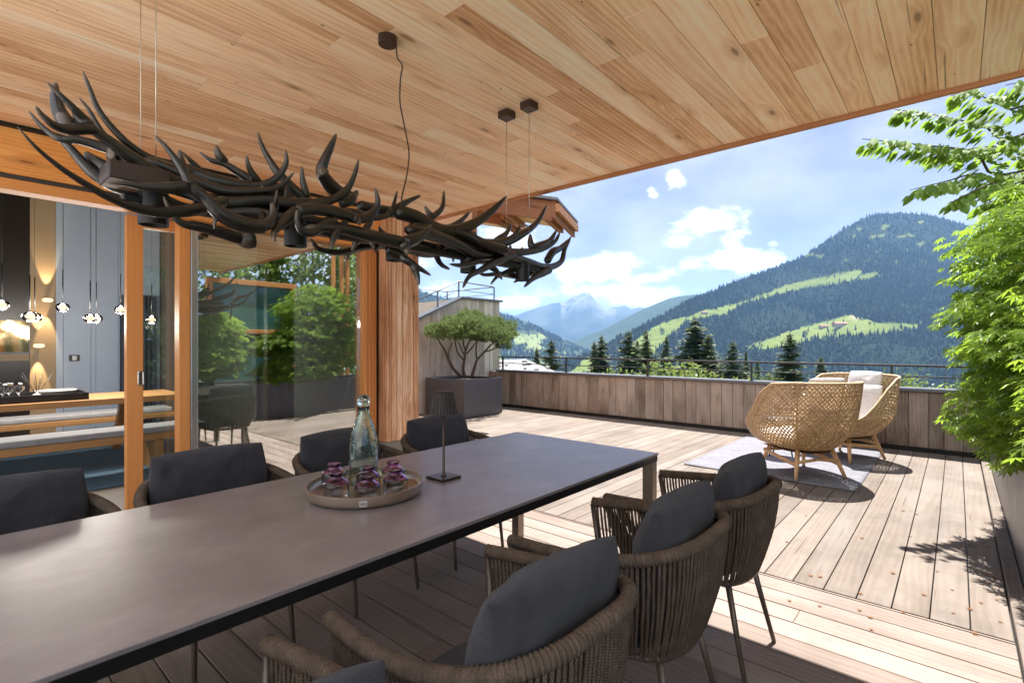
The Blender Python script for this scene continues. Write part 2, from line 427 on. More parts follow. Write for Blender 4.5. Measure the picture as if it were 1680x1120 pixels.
# ------------------------------------------------------------------ house
house = thing('house', 'timber chalet with orange plank terrace ceiling, larch framed glass doors and a rough post', 'house', (1.5, 8, 0))
hm = house.matrix_world.inverted()
HO = Vector((1.5, 8, 0))
def hp(mb, name, mat, parent=house, bevel=0, sharp=None):
    off = HO if parent is not None else Vector((0,0,0))
    mb.v = [(p[0]-off.x, p[1]-off.y, p[2]-off.z) for p in mb.v]
    return mb.build(name, mat, parent, bevel, sharp=sharp)
mb = MB(); plank_field(mb, 'x', -.2, XE, -1.45, 4.40, ZC, ZC + .025, .135, .0022, (.9, 3.2), 11, .002, .30)
hp(mb, 'ceiling_boards', M['ceil'], bevel=.0015)
mb = MB(); mb.box(-.2, XE + .025, -1.48, 4.5, ZC + .03, ZC + .13); hp(mb, 'roof_slab', M['blackp'])
mb = MB(); mb.box(XE + .001, XE + .028, -1.48, 4.37, ZC - .028, ZC + .135); hp(mb, 'fascia', M['fascia'], bevel=.003)
mb = MB(); mb.box(XE + .03, XE + .09, -1.48, 4.37, ZC + .02, ZC + .14); hp(mb, 'gutter_edge', M['coping'], bevel=.003)
mb = MB(); mb.box(-.2, 2.995, 4.40, 4.50, 2.405, ZC - .024); hp(mb, 'header_board', M['header'], bevel=.004)
mb = MB(); mb.box(-.2, 3.36, 4.375, 4.415, ZC - .022, ZC - .002); hp(mb, 'shadow_gap_strip', M['black'])
mb = MB(); mb.box(-.2, 2.995, 4.42, 4.50, 2.375, 2.403); hp(mb, 'awning_track', M['anth'], bevel=.003)
mb = MB(); mb.box(-.2, 2.99, 4.405, 4.55, 2.305, 2.373); hp(mb, 'door_head', M['doorx'], bevel=.004)
# rough timber post at the end of the glass, on a stone foot
rg = random.Random(5); mb = MB()
xs = [2.998, 3.063, 3.127, 3.20, 3.272, 3.335, 3.41]
for i in range(6):
    mb.plank('z', .365, ZC - .004, xs[i] + .0022, xs[i+1] - .0022, 4.30 + rg.uniform(0, .005), 4.46, rg.random())
hp(mb, 'timber_post', M['column'], bevel=.004)
mb = MB(); mb.box(2.99, 3.42, 4.31, 4.47, 0, .362); hp(mb, 'stone_foot', M['plasterin'], bevel=.006)
mb = MB(); mb.box(3.002, 3.40, 4.471, 7.7, 0, 4.2); hp(mb, 'gable_wall', M['column'])
mb = MB(); mb.box(2.972, 2.996, 4.435, 4.60, 0, ZC - .03); hp(mb, 'frame_gap', M['black'])
win = MB(); win.box(1.235, 1.31, 4.445, 4.56, .0, 2.304); win.box(2.822, 2.97, 4.43, 4.56, .0, 2.304); win.box(1.31, 2.822, 4.45, 4.56, .0, .06)
w_o = hp(win, 'fixed_window', M['door'], bevel=.004)
mb = MB()
for x in (2.862, 2.905, 2.94): mb.box(x, x + .005, 4.424, 4.4305, .0, 2.30)
hp(mb, 'frame_groove', M['fascia'])
mb = MB(); mb.box(1.312, 1.362, 4.44, 4.50, .0, 2.30); al = hp(mb, 'edge_profile', M['alu'], bevel=.004)
mb = MB(); mb.box(1.364, 2.82, 4.50, 4.512, .062, 2.302); hp(mb, 'window_pane', M['pane'])
# sliding leaf (stands partly behind the fixed light)
leaf = MB(); leaf.box(.937, 1.040, 4.58, 4.65, .03, 2.302); leaf.box(1.95, 2.05, 4.58, 4.65, .03, 2.302)
leaf.box(1.040, 1.95, 4.58, 4.65, .03, .13); leaf.box(1.040, 1.95, 4.58, 4.65, 2.22, 2.302)
lo = hp(leaf, 'sliding_door', M['door'], bevel=.004)
def sub(mb, name, mat, par, bevel=0, sharp=None):
    mb.v = [(p[0]-HO.x, p[1]-HO.y, p[2]-HO.z) for p in mb.v]
    return mb.build(name, mat, par, bevel, sharp=sharp)
mb = MB(); mb.box(1.040, 1.95, 4.61, 4.62, .13, 2.22); sub(mb, 'pane', M['pane2'], lo)
c = PY(231, 620, 4.58); hw, hh = .0155, .052
ring = [(c.x + sx*(hw - .012) + .012*math.cos(a), 4.577, c.z + sz*(hh - .012) + .012*math.sin(a)) for (sx, sz, a0) in ((1,1,0),(-1,1,90),(-1,-1,180),(1,-1,270)) for a in [R(a0 + q) for q in (0,30,60,90)]]
mb = MB(); mb.tube(ring, .006, 6, closed=True); sub(mb, 'handle_ring', M['steel'], lo)
mb = MB(); mb.box(c.x - hw, c.x + hw, 4.574, 4.5815, c.z - hh, c.z + hh); sub(mb, 'handle_recess', M['legm'], lo, .003)
mb = MB(); mb.box(-.2, 2.97, 4.40, 4.70, -.02, .012); hp(mb, 'door_sill', M['anth'], bevel=.003)
# interior room
mb = MB(); mb.box(-3, 3.0, 4.70, 10.6, -.05, -.002); tag(mb.build('interior_floor', M['intfloor']), kind='structure')
for w_ in ((2.86, 2.99, 4.62, 10.6), (2.6, 2.86, 10.5, 10.6), (-3., .25, 10.5, 10.6)):
    mb = MB(); mb.box(*w_, 0, 3.7); hp(mb, 'interior_wall', M['plasterin'])
mb = MB(); mb.box(-3.1, -3.0, 4.56, 10.6, 0, 1.55); hp(mb, 'window_parapet', M['plasterin'])  # unseen side left open above this low wall to let fill daylight in
mb = MB(); mb.box(-3, 3.0, 4.56, 10.6, 3.7, 3.75); hp(mb, 'interior_ceiling', M['plasterin'])
mb = MB(); mb.box(-9.2, -.2, 4.4, 4.55, 2.32, ZC + 1.5); mb.box(-9.2, -3.1, 4.4, 4.55, 0, 2.318); hp(mb, 'outer_wall', mk_plain('white_render', (.80,.78,.75), .85, .15, 3., .3))
mb = MB(); mb.box(-.2, 3.0, 4.52, 4.56, 2.40, 4.2); hp(mb, 'wall_above_glass', M['column'])
gx = [1.25, 1.50, 1.80, 1.84, 2.6]
mb = MB()
for a, b in ((1.252, 1.335), (1.339, 1.668), (1.672, 1.730), (1.734, 2.02), (2.024, 2.6)): mb.box(a, b, 10.42, 10.5, 0, 3.7)
hp(mb, 'grey_wall_panel', M['greywall'], bevel=.002)
mb = MB(); mb.box(.96, 1.25, 10.44, 10.5, 0, 3.7); hp(mb, 'beige_wall_panel', M['beige'])
mb = MB(); mb.box(.25, .958, 10.43, 10.5, 0, 1.22); mb.box(.25, .958, 10.43, 10.5, 1.70, 3.7); hp(mb, 'cabinet_front', M['cab'], bevel=.003)
mb = MB(); mb.box(.25, .955, 10.46, 10.5, 1.222, 1.698); hp(mb, 'bronze_mirror', M['mirror'])
mb = MB(); mb.box(.26, .95, 10.41, 10.43, 1.10, 1.20); hp(mb, 'back_panel', M['beige'])
# light switch
s = thing('light_switch', 'square black framed light switch on the grey interior wall', 'switch', PY(122, 587, 10.42))
mb = MB(); mb.box(-.065, .065, -.012, 0, -.05, .05); mb.build('switch_plate', M['blackp'], s, .004)
mb = MB(); mb.box(-.028, .028, -.018, -.0125, -.035, .035); mb.build('switch_button', M['whitep'], s, .003)
# curtain
def wavy(x0, x1, y, z0, z1, n, amp, th=.012):
    mb = MB(); pr = []
    k = n * 10
    for i in range(k + 1):
        a = i / k * n * 2 * math.pi
        pr.append((lerp(x0, x1, i / k), y + amp * math.sin(a) + .3 * amp * math.sin(a * .37 + 1)))
    def fn(u, v):
        x, yy = pr[min(k, int(round(u * k)))]
        return (x, yy, lerp(z0, z1, v))
    mb.grid(fn, k + 1, 8); return mb
o = wavy(2.02, 2.5, 10.26, .03, 2.15, 7, .04).build('curtain', M['curtain'])
so = o.modifiers.new('thick', 'SOLIDIFY'); so.thickness = .008
tag(o, 'dark blue grey pleated curtain hanging against the back wall indoors', 'curtain')
o = wavy(1.98, 2.32, 4.86, .03, 2.28, 5, .035).build('curtain', M['bench']); so = o.modifiers.new('thick', 'SOLIDIFY'); so.thickness = .006
tag(o, 'pale pleated curtain hanging behind the large fixed window', 'curtain')
# ------------------------------------------------------------------ indoor furniture
mb = MB(); mb.box(-2.4, 2.4, 6.0, 8.9, .0, .014); tag(mb.build('indoor_rug', M['intrug'], bevel=.004), 'dark blue woven rug under the indoor table and benches', 'rug')
t = thing('indoor_table', 'long oak dining table inside behind the open sliding door', 'table', (.4, 7.45, 0))
mb = MB()
for k in range(4): mb.plank('x', -2.3, 1.62, -.46 + k*.23, -.46 + k*.23 + .228, .685, .75, random.random())
mb.build('table_top', M['oak'], t, .003)
for sx in (-1.7, 1.10):
    mb = MB()
    for sgn in (-1, 1):
        P = [(sx, sgn*.10, .684), (sx + .09, sgn*.10, .684), (sx + .09, sgn*.22, .684), (sx, sgn*.22, .684)]
        Q = [(sx, sgn*.62, .0), (sx + .09, sgn*.62, .0), (sx + .09, sgn*.74, .0), (sx, sgn*.74, .0)]
        mb.hexa(Q + P)
    mb.box(sx + .002, sx + .088, -.46, .46, .30, .38); mb.build('trestle_leg', M['oak'], t, .003)
def bench(y, name_label, x0, x1):
    b = thing('bench', name_label, 'bench', (.3, y, .014))
    mb = MB(); mb.box(x0, x1, -.19, .19, .33, .40); mb.build('bench_seat', M['oak'], b, .004)
    mb = MB(); mb.box(x0 + .01, x1 - .02, -.185, .185, .401, .465); mb.build('bench_pad', M['bench'], b, .018)
    for lx in (x0 + .35, x1 - .5):
        mb = MB(); mb.box(lx, lx + .08, -.15, .15, 0, .329); mb.build('bench_leg', M['oak'], b, .003)
bench(6.52, 'oak bench with grey seat pad on the near side of the indoor table', -2.2, 1.75)
bench(8.38, 'oak bench with grey seat pad on the far side of the indoor table', -2.2, 1.92)
t = thing('serving_tray', 'flat black rectangular tray on the indoor table', 'tray', (.62, 7.35, .751))
mb = MB(); mb.box(-1.1, .50, -.26, .26, 0, .012); mb.box(-1.1, .50, -.26, -.245, .012, .075); mb.box(-1.1, .50, .245, .26, .012, .075); mb.box(.485, .50, -.245, .245, .012, .075)
mb.build('tray_body', M['blackp'], t, .002)
wg = MB(); wg.lathe([(.034,0),(.034,.003),(.006,.008),(.005,.06),(.02,.075),(.043,.105),(.047,.14),(.036,.185),(.0345,.185),(.045,.14),(.041,.107),(.018,.078)], 20)
wine = None
for px, yy, lab in ((4, 7.30, 'leftmost clear drinking glass standing on the black tray indoors'), (15, 7.42, 'middle clear drinking glass on the black tray indoors'), (31, 7.32, 'clear drinking glass on the black tray indoors, nearest the reed diffuser')):
    p = PY(px, 600, yy)
    if wine is None: wine = wg.build('wine_glass', M['clear'])
    else: wine = wine.copy(); COL.objects.link(wine)
    wine.location = (p.x, yy, .764); tag(wine, lab, 'glass', 'drinking glasses on the indoor tray')
p = PY(61, 640, 7.3); d = thing('reed_diffuser', 'small reed diffuser with thin dark sticks on the black tray indoors', 'diffuser', (p.x, 7.3, .764))
mb = MB(); mb.lathe([(0,0),(.04,0),(.042,.05),(.03,.062),(.012,.066),(.012,.08),(.0,.08)], 20); mb.build('diffuser_bottle', M['ceramicbowl'], d)
mb = MB(); rg = random.Random(2)
for k in range(9): mb.tube([(0,0,.04),(rg.uniform(-.13,.13), rg.uniform(-.08,.08), rg.uniform(.24,.30))], .0022, 5)
mb.build('reed_sticks', M['blackp'], d)
p = PY(92, 645, 7.38); mb = MB(); mb.lathe([(.03,.0),(.05,.0),(.09,.02),(.17,.07),(.178,.085),(.172,.086),(.16,.072),(.08,.028),(.0,.02)], 32, wob=lambda a, z: 1 + .04*math.sin(3*a)*z/.08)
o = mb.build('shallow_bowl', M['ceramicbowl']); o.location = (p.x, 7.38, .764); tag(o, 'shallow speckled ceramic bowl on the black tray indoors', 'bowl')
# indoor pendants
def pendant(px, py, y, label):
    p = PY(px, py, y)
    t = thing('pendant_lamp', label, 'lamp', p, 0, 'glass globe pendants over the indoor table')
    mb = MB(); mb.tube([(0,0,.42),(0,0,3.7 - p.z - .002)], .0016, 5); mb.build('cord', M['blackp'], t)
    mb = MB(); mb.tube([(0,0,.052),(0,0,.42)], .005, 8); mb.build('rod', M['blackp'], t)
    mb = MB(); mb.lathe([(.001,-.052),(.03,-.048),(.055,-.03),(.064,0),(.055,.03),(.03,.046),(.012,.051)], 24); mb.build('globe', M['globe'], t)
    mb = MB(); mb.lathe([(.001,-.026),(.02,-.022),(.034,-.010),(.038,0),(.034,.012),(.016,.024),(.001,.027)], 16); mb.build('bulb', M['bulb'], t)
    l = bpy.data.lights.new('pendant_light', 'POINT'); l.energy = 6.; l.color = (1, .93, .84); l.shadow_soft_size = .06
    lo_ = bpy.data.objects.new('pendant_light', l); COL.objects.link(lo_); lo_.parent = t; lo_.location = (0, 0, -.075)
    mb = MB(); mb.lathe([(0,0),(.04,0),(.04,-.02),(0,-.02)], 16, c=(0,0,3.699 - p.z)); mb.build('ceiling_rose', M['blackp'], t)
for a in ((3, 500, 7.3, 'leftmost glass globe pendant, at the left edge of the photo'), (49, 519, 7.1, 'glass globe pendant in front of the dark cabinet, left of the two in the pair'),
          (57, 520, 7.3, 'glass globe pendant in front of the cabinet edge, right one of the pair'), (103, 504, 7.5, 'single glass globe pendant in front of the grey wall, above the light switch'),
          (148, 522, 7.3, 'left one of two touching glass globe pendants before the grey wall'), (158, 522, 7.6, 'right one of two touching glass globe pendants before the grey wall'),
          (198, 508, 7.4, 'glass globe pendant before the dark curtain, just left of the door stile'), (249, 524, 7.3, 'glass globe pendant seen through the pane of the sliding door')):
    pendant(*a)
def sconce(px, py, label):
    p = PY(px, py, 10.43); t = thing('wall_sconce', label, 'lamp', p, 0, 'up and down wall lamps by the cabinet')
    mb = MB(); mb.tube([(0,0,0),(0,-.10,0)], .028, 12); mb.build('arm', M['blackp'], t)
    mb = MB(); mb.lathe([(.035,-.03),(.06,-.018),(.066,0),(.06,.018),(.035,.03)], 20, c=(-.0,-.13,0)); mb.build('lens', M['bulb'], t)
    for sg in (1, -1):
        l = bpy.data.lights.new('sconce_light', 'SPOT'); l.energy = 20.; l.color = (1, .70, .38); l.spot_size = R(30); l.spot_blend = .35; l.shadow_soft_size = .012
        q = bpy.data.objects.new('sconce_light', l); COL.objects.link(q); q.parent = t; q.location = (0, -.085, .04 * sg)
        q.rotation_euler = (R(180 if sg > 0 else 0) + R(-9 if sg > 0 else 9), 0, 0)
sconce(76, 493, 'upper brass wall lamp throwing light up and down the beige panel')
sconce(62, 567, 'lower brass wall lamp throwing light beside the bronze mirror')
# ------------------------------------------------------------------ parapet, railing
par = thing('parapet_wall', 'low terrace wall clad in grey brown vertical boards under a metal coping', 'wall', (XP, 3, 0))
def pp(mb, name, mat, par_, bevel=0):
    l = par_.location; mb.v = [(p[0]-l.x, p[1]-l.y, p[2]-l.z) for p in mb.v]; return mb.build(name, mat, par_, bevel)
mb2 = MB(); y = 7.84; rg = random.Random(8)
while y > -1.2:
    w = rg.uniform(.13, .24); x = XP + rg.uniform(0, .006)
    # vertical board: grain along z, width along y, thickness along x
    off = rg.random(); o53 = off * 53.
    P = []; g = []
    for (yy, xx, zz) in ((y-w+.0025, x, .055), (y-.0025, x, .055), (y-.0025, x+.028, .055), (y-w+.0025, x+.028, .055), (y-w+.0025, x, .745), (y-.0025, x, .745), (y-.0025, x+.028, .745), (y-w+.0025, x+.028, .745)):
        P.append((xx, yy, zz)); g.append((zz + o53, (yy - y) + o53*1.7, off))
    mb2.add(P, [(0,1,2,3),(4,7,6,5),(0,4,5,1),(1,5,6,2),(2,6,7,3),(3,7,4,0)], g)
    y -= w
pp(mb2, 'cladding_boards', M['parapet'], par, .003)
mb = MB(); mb.box(XP + .03, XP + .20, -1.2, 7.84, -.2, .748); pp(mb, 'wall_core', M['blackp'], par)
mb = MB(); mb.box(XP - .035, XP + .235, -1.2, 7.60, .752, .79); pp(mb, 'coping', M['coping'], par, .005)
mb = MB(); mb.box(XP + .006, XP + .028, -1.2, 7.84, -.01, .05); pp(mb, 'base_strip', M['black'], par)
rl = thing('metal_railing', 'dark metal railing with two bars on top of the terrace wall', 'railing', (XP + .1, 3, .79))
mb = MB(); mb.box(XP + .07, XP + .13, -1.2, 7.62, 1.058, 1.084); pp(mb, 'top_rail', M['rail'], rl, .003)
mb = MB(); mb.box(XP + .09, XP + .11, -1.2, 7.6, .922, .938); pp(mb, 'middle_bar', M['rail'], rl, .002)
for px in (825, 929, 1063, 1233, 1463):
    yy = PXX(px, 600, XP + .1).y; mb = MB(); mb.box(XP + .08, XP + .12, yy - .012, yy + .012, .79, 1.058); mb.box(XP + .07, XP + .13, yy - .03, yy + .03, .79, .796); pp(mb, 'post', M['rail'], rl, .001)
# ------------------------------------------------------------------ stair tower with its railing
tw = thing('stair_tower', 'pale board clad stair enclosure with sloping grey metal coping behind the pine planter', 'stair tower', (7.4, 8.1, 0))
YT = 7.86; rg = random.Random(21); mb = MB(); x = 5.0; XT = 8.55
def ttop(x): return 2.30 if x > 7.34 else 2.30 + (x - 7.34) * .425
while x < XT - .01:
    w = min(rg.uniform(.12, .21), XT - x); yy = YT + rg.uniform(0, .006); off = rg.random(); o53 = off*53
    a, b = x + .0025, x + w - .0025; P = []; g = []
    for (xx, y2, zz) in ((a,yy,0),(b,yy,0),(b,yy+.03,0),(a,yy+.03,0),(a,yy,ttop(a)),(b,yy,ttop(b)),(b,yy+.03,ttop(b)),(a,yy+.03,ttop(a))):
        P.append((xx, y2, zz)); g.append((zz + o53, (xx - x) + o53*1.7, off))
    mb.hexa(P, g); x += w
pp(mb, 'cladding_boards', M['tower'], tw, .003)
mb = MB()
mb.hexa([(5.0,YT+.032,0),(XT,YT+.032,0),(XT,YT+1.9,0),(5.0,YT+1.9,0),(5.0,YT+.032,1.28),(XT,YT+.032,1.28),(XT,YT+1.9,1.28),(5.0,YT+1.9,1.28)])
mb.hexa([(7.34,YT+.032,1.282),(XT,YT+.032,1.282),(XT,YT+1.9,1.282),(7.34,YT+1.9,1.282),(7.34,YT+.032,2.295),(XT,YT+.032,2.295),(XT,YT+1.9,2.295),(7.34,YT+1.9,2.295)])
pp(mb, 'core_wall', M['tower'], tw)
mb = MB(); mb.box(7.34, XT + .06, YT - .045, YT + .16, 2.305, 2.35)
P = []
for yy in (YT - .045, YT + .16): P += [(5.0, yy, ttop(5.0) + .003), (7.338, yy, 2.305), (7.338, yy, 2.35), (5.0, yy, ttop(5.0) + .048)]
mb.add(P, [(0,1,2,3),(7,6,5,4),(0,4,5,1),(1,5,6,2),(2,6,7,3),(3,7,4,0)])
pp(mb, 'coping', M['coping'], tw, .004)
tr = thing('tower_railing', 'thin steel handrail on top of the stair tower coping', 'railing', (7.4, 8.0, 2.35))
mb = MB(); yy = YT + .06
mb.tube([(5.4, yy, 1.85), (7.33, yy, 2.67), (8.42, yy, 2.64)], .014, 6); mb.tube([(8.42, yy, 2.64), (8.42, yy + 1.6, 2.64)], .014, 6); mb.tube([(7.33, yy + 1.6, 2.64), (8.42, yy + 1.6, 2.64)], .012, 6); mb.tube([(5.4, yy+1.6, 2.2), (7.33, yy + 1.6, 2.64)], .012, 6)
mb.tube([(6.9, yy, 2.30), (7.33, yy, 2.49), (8.42, yy, 2.475)], .008, 6); mb.tube([(8.42, yy, 2.475), (8.42, yy + 1.6, 2.475)], .008, 6)
pp(mb, 'handrail', M['steel' if False else 'coping'], tr)
for (x, z0, z1, y2) in ((7.33, 2.35, 2.66, yy), (8.42, 2.35, 2.63, yy), (8.42, 2.30, 2.63, yy + 1.6), (6.75, 2.09, 2.41, yy)):
    mb = MB(); mb.box(x - .012, x + .012, y2 - .012, y2 + .012, z0, z1); pp(mb, 'post', M['coping'], tr)
# ------------------------------------------------------------------ upper roof beyond the fascia (gable of the house)
ev = thing('upper_roof', 'reddish timber eaves of a higher chalet roof showing past the terrace ceiling', 'roof', (6, 6, 4))
def quadbox(c, dirx, diry, dirz):
    c = Vector(c); P = []
    for k in (0, 1):
        for (i, j) in ((0,0),(1,0),(1,1),(0,1)): P.append(c + dirx*i + diry*j + dirz*k)
    return P
def eave(Pa, Pb, bh, depth, n_r):
    """verge board from Pa to Pb (lower edge), boarded soffit running back from it, cover sheet above"""
    L = Pb - Pa; bk = Vector((-L.y, L.x, 0)).normalized(); bk = bk if bk.dot(Vector((.752, .659, 0))) > 0 else -bk
    up = Vector((0, 0, 1)); e = L.normalized()
    mb = MB(); mb.hexa(quadbox(Pa, L, bk*.05, up*bh)); pp(mb, 'barge_board', M['eave'], ev, .005)
    mb = MB(); mb.hexa(quadbox(Pa + bk*.052 + up*bh*.62, L, bk*depth, up*.03)); pp(mb, 'soffit_boards', M['eavep'], ev)
    mb = MB(); mb.hexa(quadbox(Pb + e*.003 - bk*.02 + up*.03, e*.05, bk*depth, up*(bh*.95))); pp(mb, 'eave_board', M['eave'], ev, .005)
    mb = MB(); mb.hexa(quadbox(Pa - bk*.06 + up*(bh + .004), L + e*.09, bk*(depth + .1), up*.04)); pp(mb, 'roof_cover', M['coping'], ev, .004)
    mb = MB(); mb.hexa(quadbox(Pb + e*.056 - bk*.05 + up*bh*.45, e*.06, bk*depth, up*bh*.40)); pp(mb, 'gutter', M['fascia'], ev, .004)
    for k in range(n_r):
        mb = MB(); mb.hexa(quadbox(Pb - L*(.16 + .42*k) + bk*.053 + up*bh*.30, e*.10, bk*depth, up*bh*.31)); pp(mb, 'rafter', M['eave'], ev, .004)
eave(PD(735, 338, 7.4), PD(906, 362, 6.9), .27, 1.3, 2)
eave(PD(700, 350, 8.6), PD(818, 368, 8.1), .20, 1.1, 1)
mb = MB(); qx = PY(781, 400, 5.0).x; mb.box(3.42, qx - .07, 5.0, 5.06, 2.62, 4.2); pp(mb, 'gable_boards', M['column'], ev)
mb = MB(); mb.box(qx - .068, qx, 4.98, 5.10, 2.58, 4.2); pp(mb, 'corner_post', M['eave'], ev, .004)
# ------------------------------------------------------------------ planters
def planter(name, label, x0, x1, y0, y1, h):
    t = thing(name, label, 'planter', ((x0+x1)/2, (y0+y1)/2, 0))
    mb = MB(); w = .035
    mb.box(x0, x1, y0, y0 + w, 0.012, h); mb.box(x0, x1, y1 - w, y1, 0.012, h); mb.box(x0, x0 + w, y0 + w, y1 - w, .012, h); mb.box(x1 - w, x1, y0 + w, y1 - w, .012, h)
    pp(mb, 'planter_box', M['planter'], t, .003)
    mb = MB(); nx = max(4, int((x1-x0)/.08)); ny = max(4, int((y1-y0)/.08))
    mb.grid(lambda u, v: (lerp(x0+w, x1-w, u), lerp(y0+w, y1-w, v), h - .06 + .03*mnoise.noise(Vector((u*nx*.5, v*ny*.5, 3)))), nx, ny); pp(mb, 'soil', M['soil'], t)
    return t
planter('planter_box', 'large square anthracite metal planter holding the pine beside the stair tower', 6.30, 7.31, 6.66, 7.75, .70)
planter('planter_box', 'long grey metal planter running along the right edge of the deck', -3.0, XP - .03, -1.25, -.275, .66)
mb = MB(); mb.plank('x', -3.0, XP - .01, -.272, -.205, -.03, .03, .4); tag(mb.build('edge_kerb', M['deck'], bevel=.004), 'pale timber edge board between the deck and the long grey planter', 'edge board')

# unseen white wing added behind the camera to bounce sunlight under the roof
M['plaster'] = mk_plain('white_plaster', (.80,.78,.75), .85, .15, 3., .3)
wg_ = thing('house_wing', 'white plastered house wing closing the terrace behind the viewer', 'house', (-9.5, 1, 0))
mb = MB(); mb.box(-10., -9.2, -7.0, 4.39, 0, 6.0); pp(mb, 'wall', M['plaster'], wg_)
mb = MB(); mb.hexa([(-10.2,-7.4,6.02),(-8.9,-7.4,6.02),(-8.9,4.6,6.02),(-10.2,4.6,6.02),(-10.2,-7.4,6.5),(-8.9,-7.4,6.2),(-8.9,4.6,6.2),(-10.2,4.6,6.5)]); pp(mb, 'roof', M['coping'], wg_)
for y0 in (-5.2, -2.0, 1.6):
    mb = MB(); mb.box(-9.199, -9.16, y0, y0 + 1.1, 3.6, 4.9); wo = pp(mb, 'window_frame', M['door'], wg_)
# ------------------------------------------------------------------ dining table
TX0, TX1, TY0, TY1 = -.75, 2.636, 1.236, 2.262
t = thing('dining_table', 'long dining table with brownish grey ceramic top and dark metal frame', 'table', (.95, 1.75, 0))
def loc(mb, name, mat, par, bevel=0, sharp=None):
    l = par.location; mb.v = [(p[0]-l.x, p[1]-l.y, p[2]-l.z) for p in mb.v]; return mb.build(name, mat, par, bevel, sharp=sharp)
mb = MB(); mb.box(TX0, TX1, TY0, TY1, .738, .750); loc(mb, 'table_top', M['ceramic'], t, .002)
mb = MB(); mb.box(TX0 + .004, TX1 - .004, TY0 + .004, TY0 + .034, .704, .737); mb.box(TX0 + .004, TX1 - .004, TY1 - .034, TY1 - .004, .704, .737)
mb.box(TX0 + .004, TX0 + .034, TY0 + .034, TY1 - .034, .704, .737); mb.box(TX1 - .034, TX1 - .004, TY0 + .034, TY1 - .034, .704, .737); loc(mb, 'table_frame', M['black'], t, .002)
for x in (TX0 + .006, TX1 - .066):
    for y in (TY0 + .006, TY1 - .066):
        mb = MB(); mb.box(x, x + .058, y, y + .058, 0, .7035); loc(mb, 'leg', M['tleg'], t, .003)
# ------------------------------------------------------------------ dining chairs
def sym(P): return [Vector(p) for p in P] + [Vector((-p[0], p[1], p[2])) for p in P[-2::-1]]
TOPR = catmull(sym([(.285,.298,.650),(.302,.16,.660),(.308,.02,.672),(.298,-.12,.692),(.248,-.245,.720),(.145,-.312,.738),(0,-.328,.746)]), 10)
BOTR = catmull(sym([(.238,.225,.400),(.250,.11,.396),(.252,.01,.392),(.240,-.10,.386),(.200,-.195,.380),(.115,-.245,.376),(0,-.258,.374)]), 10)
def along(P, s):
    f = s * (len(P) - 1); i = min(int(f), len(P) - 2); return P[i].lerp(P[i+1], f - i)
def resample(P, n):
    Ls = [0]
    for a, b in zip(P, P[1:]): Ls.append(Ls[-1] + (b - a).length)
    out = []
    for k in range(n):
        t = Ls[-1] * k / (n - 1); i = min(int(np.searchsorted(Ls, t, side='right')) - 1, len(P) - 2)
        out.append(P[i].lerp(P[i+1], (t - Ls[i]) / max(1e-9, Ls[i+1] - Ls[i])))
    return out
TOPR = resample(TOPR, 220); BOTR = resample(BOTR, 220)
def pillow(w, h, th, seed, n=30, p=2.6, e=.42, wr=.012):
    mb = MB(); rg = Vector((seed*3.1, seed*1.7, 0))
    def f(side):
        def fn(u, v):
            a = 2*u - 1; b = 2*v - 1
            k = max(0, 1 - abs(a)**p) ** e * max(0, 1 - abs(b)**p) ** e
            x = a * w/2 * (1 - .05*b*b); z = b * h/2 * (1 - .07*a*a)
            nz = mnoise.noise(Vector((a*2.2, b*2.2, side*.7)) + rg) * wr + mnoise.noise(Vector((a*5, b*3, side)) + rg) * wr * .5 - wr*.8*max(0, 1-abs(abs(a)-.75)*8)*(.5+.5*math.sin(b*9+seed))
            return Vector((x, side * (th/2 * k + nz * k), z))
        return fn
    rm = lambda q: .5 - .5*math.cos(math.pi*q)
    mb.grid(lambda u, v: f(1)(rm(u), rm(v)), n, n); mb.grid(lambda u, v: f(-1)(rm(1-u), rm(v)), n, n); mb.weld = True
    return mb
